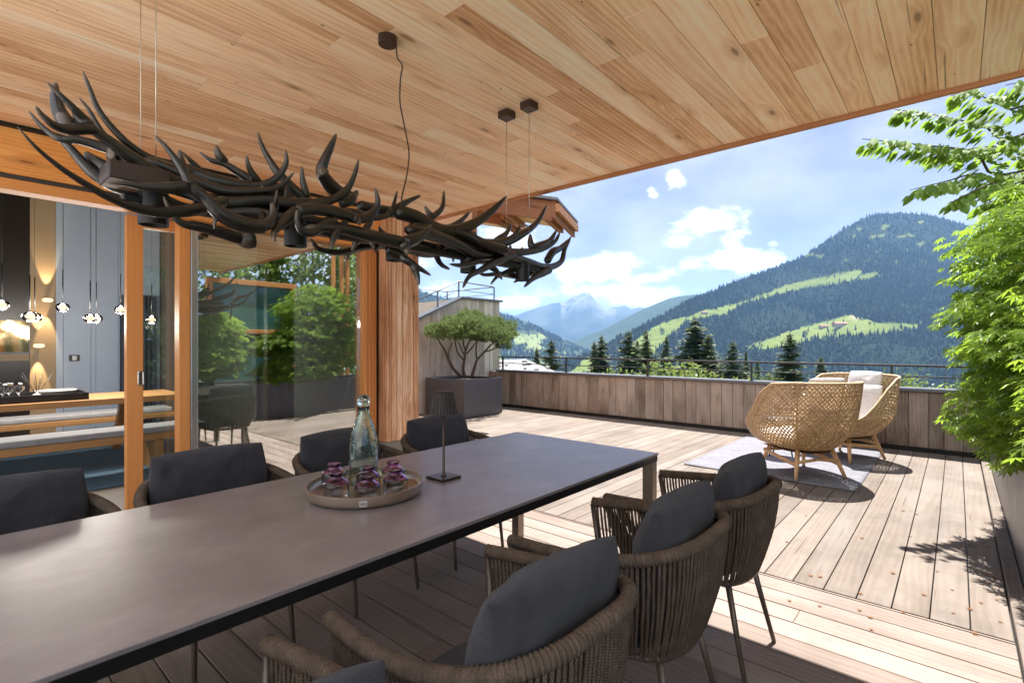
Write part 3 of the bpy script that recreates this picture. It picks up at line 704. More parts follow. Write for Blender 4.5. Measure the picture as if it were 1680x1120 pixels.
def make_chair(label, group):
    c = thing('dining_chair', label, 'chair', (0,0,0), 0, group)
    mb = MB(); n = 640; T = resample(TOPR, n)
    rad = [.0205 + .0020 * math.sin(2*math.pi*i/4.6) + .0006*mnoise.noise(Vector((i*.31, 0, 0))) for i in range(n)]
    mb.tube(T, rad, 10); mb.build('wrapped_rail', M['rope'], c)
    mb = MB(); rg = random.Random(4); N = 104
    for k in range(N):
        s = .012 + .976 * k / (N - 1); s2 = min(.997, max(.003, s + rg.uniform(-.003, .003)))
        a = along(TOPR, s); b = along(BOTR, s2); out = Vector((a.x, a.y, 0)).normalized()
        pts = []
        for j in range(8):
            v = j / 7; q = a.lerp(b, v) + out * (.016 * math.sin(math.pi*v) + .006) + Vector((rg.uniform(-1,1), rg.uniform(-1,1), 0)) * .0016
            pts.append(q)
        r = rg.uniform(.0052, .0064)
        mb.tube(pts, r, 6, caps=False)
    mb.build('rope_weave', M['rope'], c)
    mb = MB(); mb.tube(BOTR[::6], .012, 8); mb.tube([BOTR[0], (0.1, .235, .398), (-.1, .235, .398), BOTR[-1]], .012, 8)
    for s in (1, -1): mb.tube([(s*.287, .300, .642), (s*.265, .262, .50), (s*.240, .226, .392)], .0115, 8)
    mb.build('seat_frame', M['legm'], c)
    mb = MB()
    def seat(side):
        def fn(u, v):
            a = 2*u-1; b = 2*v-1; rr = max(abs(a), abs(b)); an = math.atan2(b, a); l = math.hypot(a, b) + 1e-9
            q = rr * (1 / (abs(math.cos(an))**3.4 + abs(math.sin(an))**3.4) ** (1/3.4))
            x = q*math.cos(an) * .252; y = q*math.sin(an) * .245 + .0
            return Vector((x, y, .425 + side * .036 * max(0, 1 - rr**5)**.5))
        return fn
    mb.grid(seat(1), 25, 25); mb.grid(lambda u, v: seat(-1)(1-u, v), 25, 25); mb.weld = True; mb.build('seat_cushion', M['cush'], c)
    mb = pillow(.50, .40, .16, 3., 36, 3.4, .5, .016); mt = Matrix.Translation((0, -.185, .664)) @ Matrix.Rotation(R(12), 4, 'X')
    mb.v = [tuple(mt @ Vector(p)) for p in mb.v]; mb.build('back_cushion', M['cush'], c)
    for (x, y, tx, ty) in ((.195,.235,.185,.19),(-.195,.235,-.185,.19),(.205,-.285,.155,-.20),(-.205,-.285,-.155,-.20)):
        mb = MB(); mb.tube([(x,y,0),(x,y,.006),(lerp(x,tx,.5),lerp(y,ty,.5),.19),(tx,ty,.38)], [.0085,.0095,.0115,.0135], 10); mb.build('leg', M['legm'], c)
    return c
CG = 'rope dining chairs around the table'
chairs = [
 (2.31, .91, 0, 'brown rope dining chair nearest the rug, at the far right end of the table'),
 (1.655, .91, 1.5, 'brown rope dining chair on the near side, second from the far table end'),
 (.95, .905, -1, 'brown rope dining chair filling the bottom centre of the photo'),
 (.235, .91, 1, 'brown rope dining chair cut off by the bottom edge, only arm and cushion tip visible'),
 (.17, 2.45, 181, 'brown rope dining chair cut off by the left photo edge'),
 (.87, 2.46, 179, 'brown rope dining chair in front of the sliding door stile'),
 (1.565, 2.47, 182, 'brown rope dining chair partly hidden behind the glass bottle'),
 (2.27, 2.47, 176, 'brown rope dining chair before the timber post, behind the table lamp')]
ch0 = None
for i, (x, y, a, lab) in enumerate(chairs):
    o = ch0 = make_chair(lab, CG) if i == 0 else ch0
    if i: o = copy_tree(ch0)
    o.location = (x, y, 0); o.rotation_euler = (0, 0, R(a)); tag(o, lab)
# ------------------------------------------------------------------ things on the table
TZ = .7505
t = thing('round_tray', 'round champagne metal tray on the dining table holding the bottle and tumblers', 'tray', (1.15, 1.79, TZ))
mb = MB(); mb.lathe([(0,0),(.205,0),(.218,.006),(.224,.018),(.226,.046),(.2235,.0475),(.221,.046),(.219,.016),(.212,.0085),(0,.008)], 72); mb.build('tray_body', M['traymetal'], t, sharp=50)
p = PZ(625, 829, TZ + .025); an = math.atan2(p.y - 1.79, p.x - 1.15)
an = math.atan2(-.659*.98 - .12, -.752*.98 + .2)
mb = MB(); Mr = Matrix.Rotation(an, 4, 'Z')
mb.box(.2252, .2275, -.0135, .0135, .014, .034, M=Mr); pl = mb.build('maker_plate', M['steel'], t)
mb = MB()
for k, (a, b) in enumerate(((-.009, -.006), (-.004, -.001), (.001, .004), (.006, .009))): mb.box(.2276, .2281, a, b, .019 + .002*(k % 2), .029, M=Mr)
mb.build('plate_marks', M['legm'], pl)
# bottle
t = thing('glass_bottle', 'tall pale green bubbled glass bottle with ball stopper on the round tray', 'bottle', (1.20, 1.885, TZ + .0085))
prof = [(.001,.003),(.046,0),(.056,.004),(.058,.02),(.058,.15),(.056,.19),(.049,.225),(.036,.265),(.026,.295),(.0235,.318),(.026,.324),(.0255,.329),(.0205,.328),(.0200,.30),(.032,.262),(.045,.222),(.0525,.186),(.0545,.15),(.0545,.02),(.05,.008),(.001,.010)]
mb = MB(); mb.lathe(prof, 40, wob=lambda a, z: 1 + .02*math.sin(2*a + z*20) + .012*math.sin(5*a - z*35)); mb.build('bottle_body', M['bottle'], t)
mb = MB(); mb.lathe([(.001,.322),(.015,.326),(.024,.336),(.0275,.351),(.024,.366),(.013,.376),(.001,.379)], 24); mb.build('stopper', M['bottle'], t)
mb = MB()
base = an
for (da, z, L, kind) in ((-.75, .15, .065, 0), (.85, .16, .055, 0), (.35, .085, .06, 1)):
    pts = []
    for k in range(17):
        u = k / 16
        if kind == 0: a = base + da + .17*math.sin(2*math.pi*u); zz = z + L*.5*math.cos(2*math.pi*u)
        else: a = base + da + lerp(-.55, .55, u); zz = z - .02*math.sin(math.pi*u) + .012*u
        pts.append((.0615*math.cos(a), .0615*math.sin(a), zz))
    mb.tube(pts, .0042, 6)
mb.build('applied_handles', M['bottle'], t)
mb = MB(); rg = random.Random(6)
for k in range(150):
    a = rg.uniform(0, 6.28); z = rg.uniform(.05, .26); r = interp([0,.15,.19,.225,.265,.3],[.058,.058,.056,.049,.036,.027], z) + .0004; s = rg.uniform(.0006, .0014)
    cc = Vector((r*math.cos(a), r*math.sin(a), z))
    mb.add([cc + Vector(d)*s for d in ((1,0,0),(-1,0,0),(0,1,0),(0,-1,0),(0,0,1.6),(0,0,-1.6))], [(0,2,4),(2,1,4),(1,3,4),(3,0,4),(2,0,5),(1,2,5),(3,1,5),(0,3,5)], smooth=True)
sd = mb.build('glass_seeds', M['seed'], t); tag(sd, kind='stuff')
g0 = None
for px, py, lab in ((552, 815, 'purple topped clear glass tumbler at the front left of the round tray'), (548, 797, 'purple topped clear glass tumbler at the back left of the tray, behind another'),
                    (603, 821, 'purple topped clear glass tumbler at the front middle of the round tray'), (604, 803, 'purple topped clear glass tumbler behind the front middle one, before the bottle'),
                    (649, 808, 'purple topped clear glass tumbler at the front right of the round tray'), (645, 793, 'purple topped clear glass tumbler at the back right of the round tray')):
    p = PZ(px, py, TZ + .008)
    if g0 is None:
        g0 = thing('glass_tumbler', lab, 'tumbler', (0,0,0), 0, 'purple topped tumblers on the round tray')
        mb = MB(); mb.lathe([(.0465,0),(.0475,.002),(.0475,.052),(.0455,.058),(.0445,.058),(.0455,.05),(.0455,.002)], 28); mb.build('clear_body', M['clear'], g0)
        mb = MB(); mb.lathe([(.0455,.0585),(.042,.064),(.030,.071),(.0225,.078),(.0225,.083),(.028,.092),(.0285,.0945),(.0245,.0945),(.0195,.084),(.0195,.077),(.028,.069),(.041,.061),(.0445,.0585)], 28); mb.build('purple_foot', M['purple'], g0); o = g0
    else: o = copy_tree(g0)
    o.location = (p.x, p.y, TZ + .0085); o.rotation_euler = (0, 0, random.uniform(0, 3)); tag(o, lab)
# table lamp
t = thing('table_lamp', 'slim dark bronze table lamp with a small pleated shade on the dining table', 'lamp', (1.505, 1.725, TZ))
mb = MB(); mb.box(-.055, .055, -.055, .055, 0, .012); mb.build('lamp_base', M['bronze'], t, .002)
mb = MB(); mb.lathe([(.014,.0125),(.008,.022),(.0055,.03),(.0055,.372),(.0,.372)], 14); mb.build('stem', M['bronze'], t)
mb = MB()
pl = lambda a, z: 1 + (.035 if (int(a / (2*math.pi) * 144 + .5) % 6) in (0, 1, 2) else -.03)
mb.lathe([(.0605,.288),(.042,.384)], 144, wob=pl, smooth=False); mb.lathe([(.042,.384),(.036,.388),(.0,.388)], 144); mb.lathe([(.054,.290),(.037,.383)], 144)
mb.build('lamp_shade', mk_plain('dark_shade', (.022,.015,.013), .55, .3, 12.), t)
# ------------------------------------------------------------------ rug, wing chairs, side table
mb = MB(); mb.grid(lambda u, v: (lerp(5.54, 7.86, u), lerp(.69, 2.30, v), .0035 + .002*mnoise.noise(Vector((u*9, v*7, 1)))), 40, 30)
o = mb.build('outdoor_rug', M['rug']); so = o.modifiers.new('thick', 'SOLIDIFY'); so.thickness = .007; so.offset = 1
tag(o, 'pale lilac grey woven rug on the sunny deck under the two wing chairs', 'rug')
def zrim(u): return interp([0,.4,.58,.68,.78,.88,1],[.965,.962,.945,.84,.68,.55,.46], abs(u))
def WS(u, v, inset=0.):
    th = u * R(122); s = math.sqrt(max(v, 0))
    z = .285 + (zrim(u) - .285) * v; hv = (z - .285) / .68; q = min(1., hv / .34) ** .62
    a = .25 + .165 * q + .075 * hv - inset; b = .24 + .14 * q + .03 * hv - inset
    y = -b * math.cos(th) - .03 - .11 * hv * max(0, math.cos(th))
    if abs(u) > .55: y += .55 * (abs(u) - .55)
    return Vector((a * math.sin(th) * (1 + .05*math.sin(math.pi*v)), y, z))
def make_wing(label):
    c = thing('wing_chair', label, 'armchair', (0,0,0), 0, 'wicker wing chairs on the rug')
    mb = MB(); rg = random.Random(9); NU = 52; rt = .0072
    for sgn in (1, -1):
        k = -NU
        for k in range(-NU, 2*NU):
            pts = []
            for j in range(29):
                v = j / 28; u = -1 + 2 * (k / NU + sgn * .30 * v)
                if sgn < 0: u = -1 + 2 * (k / NU + .30 - .30 * v)
                if -1 <= u <= 1:
                    o = .0035 * (1 if (j + k) % 2 else -1) * sgn
                    q = WS(u, v); nn = Vector((q.x, q.y, 0)).normalized(); pts.append(q + nn * o)
            if len(pts) > 2: mb.tube(pts, rt, 5, caps=False, g=(0, 0, rg.random()))
    for v in [i / 17 for i in range(1, 17)]:
        mb.tube([WS(-1 + 2*i/70, v) + Vector((0,0,0)) for i in range(71)], .0048, 5, caps=False, g=(0,0,rg.random()))
    mb.build('woven_shell', M['wicker'], c)
    mb = MB(); rim = [WS(-1 + 2*i/120, 1.0) for i in range(121)]
    mb.tube(rim, [.013 + .002*math.sin(i*2.1) for i in range(121)], 8, g=(0,0,.6))
    mb.tube([WS(1, 1 - i/12) for i in range(13)] , .011, 8, g=(0,0,.6)); mb.tube([WS(-1, 1 - i/12) for i in range(13)], .011, 8, g=(0,0,.6))
    for w in (.61, .64): mb.tube([WS(-.55 + 1.1*i/60, w) * 1.004 for i in range(61)], .0072, 6, g=(0,0,.15))
    for uu in (-.36, .36, 0.):
        mb.tube([WS(uu, j/20) + Vector((WS(uu, j/20).x, WS(uu, j/20).y, 0)).normalized()*.007 for j in range(21)], .0072, 6, g=(0,0,.2))
    mb.build('woven_rim', M['wicker'], c)
    mb = MB(); bt = [WS(-1 + 2*i/60, 0.) for i in range(61)]
    cc = Vector((0, .04, .272)); n0 = len(mb.v)
    mb.add([cc] + bt + [Vector((0, .26, .285))], [(0, i + 1, i + 2) for i in range(60)] + [(0, 61, 62), (0, 62, 1)], (0,0,.3))
    mb.add([cc + Vector((0,0,-.03))] + [p + Vector((0,0,-.03)) for p in bt] + [Vector((0,.26,.255))], [(0, i + 2, i + 1) for i in range(60)] + [(0, 62, 61), (0, 1, 62)], (0,0,.3))
    mb.build('seat_pan', M['wicker'], c)
    # legs with cross stretchers
    L = {(1,1): (.27,.30), (-1,1): (-.27,.30), (1,-1): (.275,-.275), (-1,-1): (-.275,-.275)}
    for (sx, sy), (bx, by) in L.items():
        mb = MB(); mb.tube([(bx,by,0),(bx*.90,by*.90,.09),(bx*.70,by*.70,.275)], [.0155,.019,.024], 12); mb.build('leg', M['teak'], c)
    for sx in (1, -1):
        mb = MB(); mb.tube([(sx*.235,-.24,.135),(sx*.235,.26,.20)], .016, 8, flat=1.3); mb.build('stretcher', M['teak'], c)
    mb = MB(); mb.tube([(-.235,-.235,.165),(0,-.235,.19),(.235,-.235,.165)], .016, 8); mb.tube([(-.235,.26,.20),(.235,.26,.20)], .015, 8); mb.build('stretcher', M['teak'], c)
    mb = pillow(.58, .56, .13, 5., 26, 3.5, .5, .006); mt = Matrix.Translation((0, .06, .385)) @ Matrix.Rotation(R(90), 4, 'X')
    mb.v = [tuple(mt @ Vector(p)) for p in mb.v]; mb.build('seat_cushion', M['white'], c)
    mb = pillow(.50, .50, .10, 8., 26, 3.2, .5, .006); mt = Matrix.Translation((0, -.235, .62)) @ Matrix.Rotation(R(13), 4, 'X')
    mb.v = [tuple(mt @ Vector(p)) for p in mb.v]; mb.build('back_cushion', M['white'], c)
    mb = pillow(.40, .26, .085, 2., 24, 3.4, .5, .006); mt = Matrix.Translation((0, -.325, .885)) @ Matrix.Rotation(R(16), 4, 'X')
    mb.v = [tuple(mt @ Vector(p)) for p in mb.v]; mb.build('head_pillow', M['white'], c)
    return c
w1 = make_wing('woven wing chair on the rug seen from behind, the nearer one')
w1.location = (5.96, 1.22, .011); w1.rotation_euler = (0, 0, R(-40))
w2 = copy_tree(w1); w2.location = (7.18, 1.00, .011); w2.rotation_euler = (0, 0, R(62)); tag(w2, 'woven wing chair by the railing showing its white seat and head cushions')
t = thing('side_table', 'small round grey metal side table between the two wing chairs', 'table', (6.72, 1.62, .011))
mb = MB(); mb.lathe([(0,.43),(.20,.43),(.21,.437),(.21,.452),(.205,.455),(0,.455)], 36); mb.build('table_top', M['planter'], t, sharp=40)
for k in range(3):
    a = k*2.1 + .6; mb = MB(); mb.tube([(.15*math.cos(a), .15*math.sin(a), 0), (.09*math.cos(a), .09*math.sin(a), .429)], .009, 8); mb.build('leg', M['planter'], t)
# ------------------------------------------------------------------ antler chandelier
YL = 1.90
cz = ZC - .0
far = PZ(861, 180, ZC - .03); mid = PZ(650, 63, ZC - .03)
XN = 2 * mid.x - far.x
ct = thing('antler_chandelier', 'long hanging lamp of tangled dark deer antlers with black spotlight cylinders', 'chandelier', (mid.x, YL, 1.9))
cl = ct.location
def cbuild(mb, name, mat, par=None, bevel=0, sharp=None):
    mb.v = [(p[0]-cl.x, p[1]-cl.y, p[2]-cl.z) for p in mb.v]; return mb.build(name, mat, par or ct, bevel, sharp=sharp)
def antler(branches, name='antler'):
    mb = MB()
    for crop, r0, r1, off0, off1, pts in branches:
        P = []; n = len(pts)
        for i, (x, y) in enumerate(pts):
            px, py = (x / 3.5, 100 + y / 3.5) if crop == 'A' else (400 + x / 3, 200 + y / 3)
            P.append(PY(px, py, YL + .8*lerp(off0, off1, i / (n - 1))))
        C = resample(catmull(P, 7), max(10, n * 6)); m = len(C); rad = []
        sc = 3.5 if crop == 'A' else 3.0
        for i in range(m):
            u = i / (m - 1); d = .752*C[i].x + .659*C[i].y
            r = (1.38 if crop == 'A' else 1.2) * lerp(r0*.55, r1, min(1, u*1.45)**.75) / sc * d / F
            r *= 1 + .07*mnoise.noise(C[i]*14.) 
            if u < .03: r *= .55 + .45 * u / .03
            if u > .985: r *= .6
            rad.append(r)
        mb.tube(C, rad, 10)
    return cbuild(mb, name, M['antler'])
A, B = 'A', 'B'
antler([(A, 5, 24, -.30, -.10, [(100,378),(200,490),(330,600),(480,700),(640,790),(800,850),(960,870),(1150,850),(1300,800)])])
antler([(A, 9, 26, .02, .10, [(475,60),(520,170),(560,270),(640,380),(740,480),(850,555),(1000,610),(1150,650),(1400,730),(1680,790)]),
        (A, 8, 20, .05, .08, [(455,215),(510,280),(580,400),(680,510),(800,600),(900,660),(1020,700),(1200,730)])])
antler([(A, 10, 30, -.12, -.02, [(268,122),(350,200),(430,280),(490,340),(540,400),(640,470),(760,560),(900,650),(1080,730)]),
        (A, 13, 30, .0, -.04, [(320,125),(318,200),(345,300),(400,370),(470,395)]),
        (A, 10, 24, -.16, -.08, [(205,262),(240,310),(310,370),(390,395),(480,390),(540,395)]),
        (A, 26, 26, -.06, -.07, [(345,300),(370,340),(400,385)]), (A, 20, 34, -.05, -.08, [(430,290),(480,350),(500,390)])])
antler([(A, 8, 26, .10, .02, [(165,290),(215,350),(280,410),(350,450),(450,455),(560,485),(640,515),(800,620),(1000,720)]),
        (A, 20, 30, .08, .06, [(340,440),(410,510),(480,590),(560,660),(680,720),(900,760)]),
        (A, 38, 46, .03, .03, [(610,520),(640,530),(668,545)]), (A, 22, 32, .10, .04, [(490,530),(540,570),(600,610),(660,650)])])
antler([(A, 6, 32, -.22, -.20, [(885,425),(950,490),(1010,570),(1060,650),(1110,730),(1180,790),(1270,880),(1360,925),(1450,948),(1520,950)]),
        (A, 9, 26, -.20, -.20, [(1558,815),(1568,870),(1545,930),(1490,955)]),
        (A, 8, 22, -.18, -.22, [(1030,510),(1042,580),(1062,650),(1090,720)]),
        (A, 6, 24, -.24, -.22, [(610,698),(720,705),(850,725),(960,730),(1080,720)])])
antler([(A, 7, 20, .12, .16, [(1040,520),(1110,590),(1180,660),(1300,740)]),
        (A, 9, 22, .14, .06, [(1145,525),(1210,570),(1285,590),(1370,640),(1450,690),(1510,715),(1650,740)]),
        (A, 8, 20, .10, .12, [(1240,485),(1258,540),(1290,590)])])
antler([(A, 8, 16, .0, .04, [(1415,545),(1430,610),(1470,680),(1505,715)]), (A, 6, 22, .18, .12, [(1480,410),(1510,500),(1560,590),(1610,660),(1700,750),(1800,830)]),
        (A, 8, 26, -.04, .10, [(1640,510),(1643,590),(1590,670),(1510,712),(1400,715),(1250,690),(1130,655),(1000,600)])])
antler([(A, 6, 24, -.08, .04, [(1690,640),(1600,725),(1450,748),(1280,742),(1120,690),(950,610),(820,575)]),
        (B, 8, 14, -.08, -.06, [(285,220),(292,300),(315,370)])])
antler([(A, 9, 24, -.16, -.10, [(940,780),(980,860),(1040,930),(1150,955),(1280,990),(1360,1015),(1420,1025)]), (A, 30, 44, -.10, -.10, [(1350,1000),(1400,1020),(1450,1015)]),
        (A, 6, 9, -.2, -.2, [(1230,965),(1235,920),(1268,893)])])
antler([(B, 10, 30, .02, .12, [(455,60),(425,130),(395,195),(383,245),(410,295),(460,345),(540,385)]), (B, 24, 26, .03, .03, [(372,228),(385,245),(395,262)])])
antler([(B, 9, 28, -.12, .0, [(565,185),(545,260),(510,330),(440,380),(350,402),(220,400),(100,385),(-60,395),(-200,380)]), (B, 14, 20, -.06, -.05, [(560,340),(520,390),(470,400)])])
antler([(B, 9, 28, -.20, -.15, [(645,325),(660,390),(638,445),(570,478),(460,448),(360,430),(255,440)]), (B, 7, 16, -.2, -.2, [(572,510),(560,480),(540,470)]),
        (B, 9, 24, -.22, -.16, [(150,590),(148,545),(195,495),(262,435)]), (B, 10, 22, -.22, -.18, [(262,435),(262,490),(290,540),(340,545),(400,500),(455,490)])])
antler([(B, 8, 22, .05, .0, [(755,340),(740,400),(715,455),(640,472),(540,445),(420,440),(300,400),(100,430),(-100,440)]), (B, 7, 16, .06, .04, [(870,362),(800,395),(745,430),(705,460)])])
antler([(B, 8, 22, .14, .1, [(985,340),(977,420),(930,465),(880,478),(800,450),(700,440),(560,410)]), (B, 7, 14, .14, .12, [(890,415),(915,455),(940,470)]), (B, 6, 18, .15, .1, [(1115,440),(1060,495),(1000,528),(930,520)])])
antler([(B, 7, 30, -.05, .05, [(1295,365),(1230,430),(1150,490),(1060,530),(960,535),(850,472),(740,440)]), (B, 20, 22, .0, -.1, [(980,530),(1100,560),(1180,600),(1300,640)])])
antler([(B, 8, 26, .10, .0, [(1490,410),(1447,490),(1385,543),(1290,590),(1180,602),(1080,575),(960,545),(820,520)]), (B, 6, 14, .12, .06, [(1318,500),(1290,550),(1235,590)]), (B, 6, 12, .06, .05, [(1365,505),(1330,560),(1290,585)])])
antler([(B, 9, 20, .0, -.02, [(1555,545),(1530,590),(1470,625),(1390,640),(1260,640),(1120,620),(980,590)]), (B, 6, 16, .02, .0, [(1540,533),(1500,590),(1420,622)]), (B, 8, 15, .02, .0, [(1410,553),(1412,600),(1430,630)])])
antler([(B, 9, 24, .08, -.10, [(1610,565),(1580,625),(1560,690),(1490,716),(1400,692),(1270,655),(1150,655),(1050,605),(930,560),(800,530)]), (B, 7, 16, .08, .05, [(1605,575),(1560,620),(1520,640),(1490,690)])])
antler([(B, 24, 26, -.20, -.18, [(300,520),(460,525),(620,560),(790,598)]), (B, 5, 26, -.2, -.2, [(925,505),(880,555),(790,598)]), (B, 8, 24, -.22, -.2, [(806,655),(800,625),(780,595)]), (B, 7, 16, -.24, -.2, [(428,625),(440,575),(462,530)])])
antler([(B, 14, 24, .05, .16, [(330,575),(370,625),(480,642),(600,612),(740,605),(900,640),(1050,620)]), (B, 6, 12, .1, .1, [(505,682),(515,650),(540,630)])])
antler([(B, 6, 20, -.14, -.04, [(920,755),(860,718),(800,680),(770,655),(700,620)]), (B, 8, 16, -.12, -.1, [(862,802),(850,745),(825,690)])])
antler([(B, 8, 18, .1, .05, [(1012,725),(970,700),(950,660),(960,630),(1000,600),(1080,590)])])
antler([(B, 7, 16, .0, .05, [(1030,690),(1035,620),(1045,570),(1080,545),(1140,560)])])
antler([(B, 9, 18, -.14, -.06, [(1078,815),(1110,760),(1170,728),(1235,690),(1330,650)]), (B, 6, 14, -.1, -.05, [(1012,700),(1080,705),(1165,680)]), (B, 6, 14, -.1, -.06, [(1272,776),(1240,730),(1195,700)])])
antler([(B, 6, 15, .08, .03, [(1215,800),(1250,760),(1330,725),(1420,690)]), (B, 7, 16, -.05, .0, [(1380,812),(1430,765),(1510,725)]), (B, 6, 14, .06, .02, [(1328,790),(1400,748),(1455,705)]), (B, 9, 14, .05, .08, [(1145,725),(1180,752),(1260,748),(1360,758),(1440,735)])])
# hidden mass of beams along the middle of the lamp
rg = random.Random(12)
for k in range(5):
    st = rg.uniform(150, 560); L = rg.uniform(220, 380); pts = []; o0, o1 = rg.uniform(-.14, .18), rg.uniform(-.14, .18)
    for i in range(6):
        px = st + L*i/5; base = interp([150, 300, 500, 650, 760, 900], [300, 325, 365, 392, 412, 425], px)
        pts.append(((px - 400)*3, (base + rg.uniform(-9, 13) - 200)*3))
    br = [(B, 12, 22, o0, o1, pts)]
    for q in range(4):
        i = rg.randint(0, 4); f = rg.random(); bx = lerp(pts[i][0], pts[i+1][0], f); by = lerp(pts[i][1], pts[i+1][1], f); oo = lerp(o0, o1, (i + f)/5)
        Lx, Ly = rg.uniform(-55, 75), (-1 if rg.random() < .7 else .8) * rg.uniform(60, 125) * (1.25 if bx < 300 else .8)
        o2 = oo + rg.uniform(-.12, .12); br.append((B, 5, 15, o2, oo, [(bx + Lx, by + Ly), (bx + Lx*.75, by + Ly*.6), (bx + Lx*.35, by + Ly*.22), (bx, by)]))
    antler(br)
# frame, spotlights, hanging gear
f0 = PY(200, 290, YL); f1 = PY(880, 418, YL)
mb = MB(); mb.box(f0.x, f1.x, YL - .022, YL + .022, f0.z - .075, f0.z - .05); cbuild(mb, 'support_bar', M['black'], bevel=.003)
mb = MB(); c = PY(205, 292, YL - .05); mb.box(c.x - .05, c.x + .10, c.y - .065, c.y + .065, c.z - .022, c.z + .03); cbuild(mb, 'mounting_box', M['bronze'], bevel=.004)
for (px, y0, y1, w) in ((252, 312, 375, 43), (485, 350, 408, 32), (648, 398, 431, 26), (768, 412, 450, 21), (857, 425, 463, 18)):
    b = PY(px, y1 - w*.12, YL); tp = PY(px, y0, YL); d = .752*b.x + .659*b.y; r = .041
    mb = MB(); mb.lathe([(.0,.10),(r,.10),(r,0),(r-.004,0),(r-.006,.02),(.012,.035),(0,.035)], 28, c=(b.x, b.y, b.z)); cbuild(mb, 'spotlight', M['black'], sharp=40)
for (xx, oy) in ((far.x, .085), (far.x, -.085), (XN, .085), (XN, -.085)):
    zb = PXX(860 if xx > 2 else 255, 400 if xx > 2 else 275, xx).z
    mb = MB(); mb.tube([(xx, YL + oy, zb), (xx, YL + oy, ZC - .04)], .0014, 5); cbuild(mb, 'hanging_wire', M['steel'])
    mb = MB(); mb.box(xx - .037, xx + .037, YL + oy - .037, YL + oy + .037, ZC - .042, ZC - .0005); mb2 = cbuild(mb, 'canopy', M['bronze'], bevel=.002)
mb = MB(); mb.lathe([(0,-.036),(.038,-.036),(.041,-.033),(.041,-.0005),(0,-.0005)], 36, c=(mid.x, YL, ZC)); cbuild(mb, 'round_canopy', M['bronze'], sharp=40)
cp = [(650,72),(652,95),(660,108),(657,130),(656,165),(661,195),(668,230),(671,255),(667,290),(660,320),(658,345)]
mb = MB(); mb.tube(catmull([PY(a, b, YL) for a, b in cp], 6), .0034, 6); cbuild(mb, 'power_cord', M['rope'])
# ------------------------------------------------------------------ plants
M['maple'] = leafmat('maple_leaf', (.05,.105,.015), (.13,.225,.026), (.27,.355,.055), .55, .42, (.46,.66,.06))
M['beech'] = leafmat('hornbeam_leaf', (.08,.15,.022), (.15,.25,.038), (.24,.33,.06), .5, .62, (.42,.62,.08))
M['hedge'] = leafmat('hedge_leaf', (.05,.10,.02), (.09,.16,.03), (.18,.26,.05), .45, .4)
M['bushleaf'] = leafmat('pale_bush_leaf', (.06,.10,.02), (.12,.17,.035), (.20,.24,.06), .35, .5)
M['spruce'] = leafmat('spruce_needles', (.022,.042,.014), (.050,.080,.026), (.12,.145,.048), .22, .6)
M['pine'] = leafmat('pine_needles', (.045,.08,.024), (.095,.148,.046), (.19,.24,.09), .35, .5)
def palmate(mb, c, ax, nm, size, rnd, lobes=7):
    ax = ax.normalized(); sd = nm.cross(ax).normalized(); nm = ax.cross(sd)
    vs = [c]; fs = []
    for k in range(lobes):
        a = R(-125 + 250 * k / (lobes - 1)); L = size * (.62 + .38 * math.cos(a * .62)); d = ax*math.cos(a) + sd*math.sin(a); e = nm.cross(d)
        dr = nm * (-.18 * L)
        i = len(vs); vs += [c + d*L*.5 + e*L*.13, c + d*L + dr, c + d*L*.5 - e*L*.13]; fs += [(0, i + 2, i + 1, i)]
    mb.add(vs, fs, (0, 0, rnd))
def ovate(mb, c, ax, nm, size, rnd):
    ax = ax.normalized(); sd = nm.cross(ax).normalized(); w = size * .30; dr = nm * size * .12
    mb.add([c, c + ax*size*.35 + sd*w - dr*.3, c + ax*size*.35, c + ax*size*.35 - sd*w - dr*.3, c + ax*size*.72 + sd*w*.75 - dr*.7, c + ax*size*.72 - dr*.4, c + ax*size*.72 - sd*w*.75 - dr*.7, c + ax*size - dr*1.4],
           [(0,2,1),(0,3,2),(1,2,5,4),(2,3,6,5),(4,5,7),(5,6,7)], (0, 0, rnd))
def rvec(rg): 
    while True:
        v = Vector((rg.uniform(-1,1), rg.uniform(-1,1), rg.uniform(-1,1)))
        if .05 < v.length < 1: return v
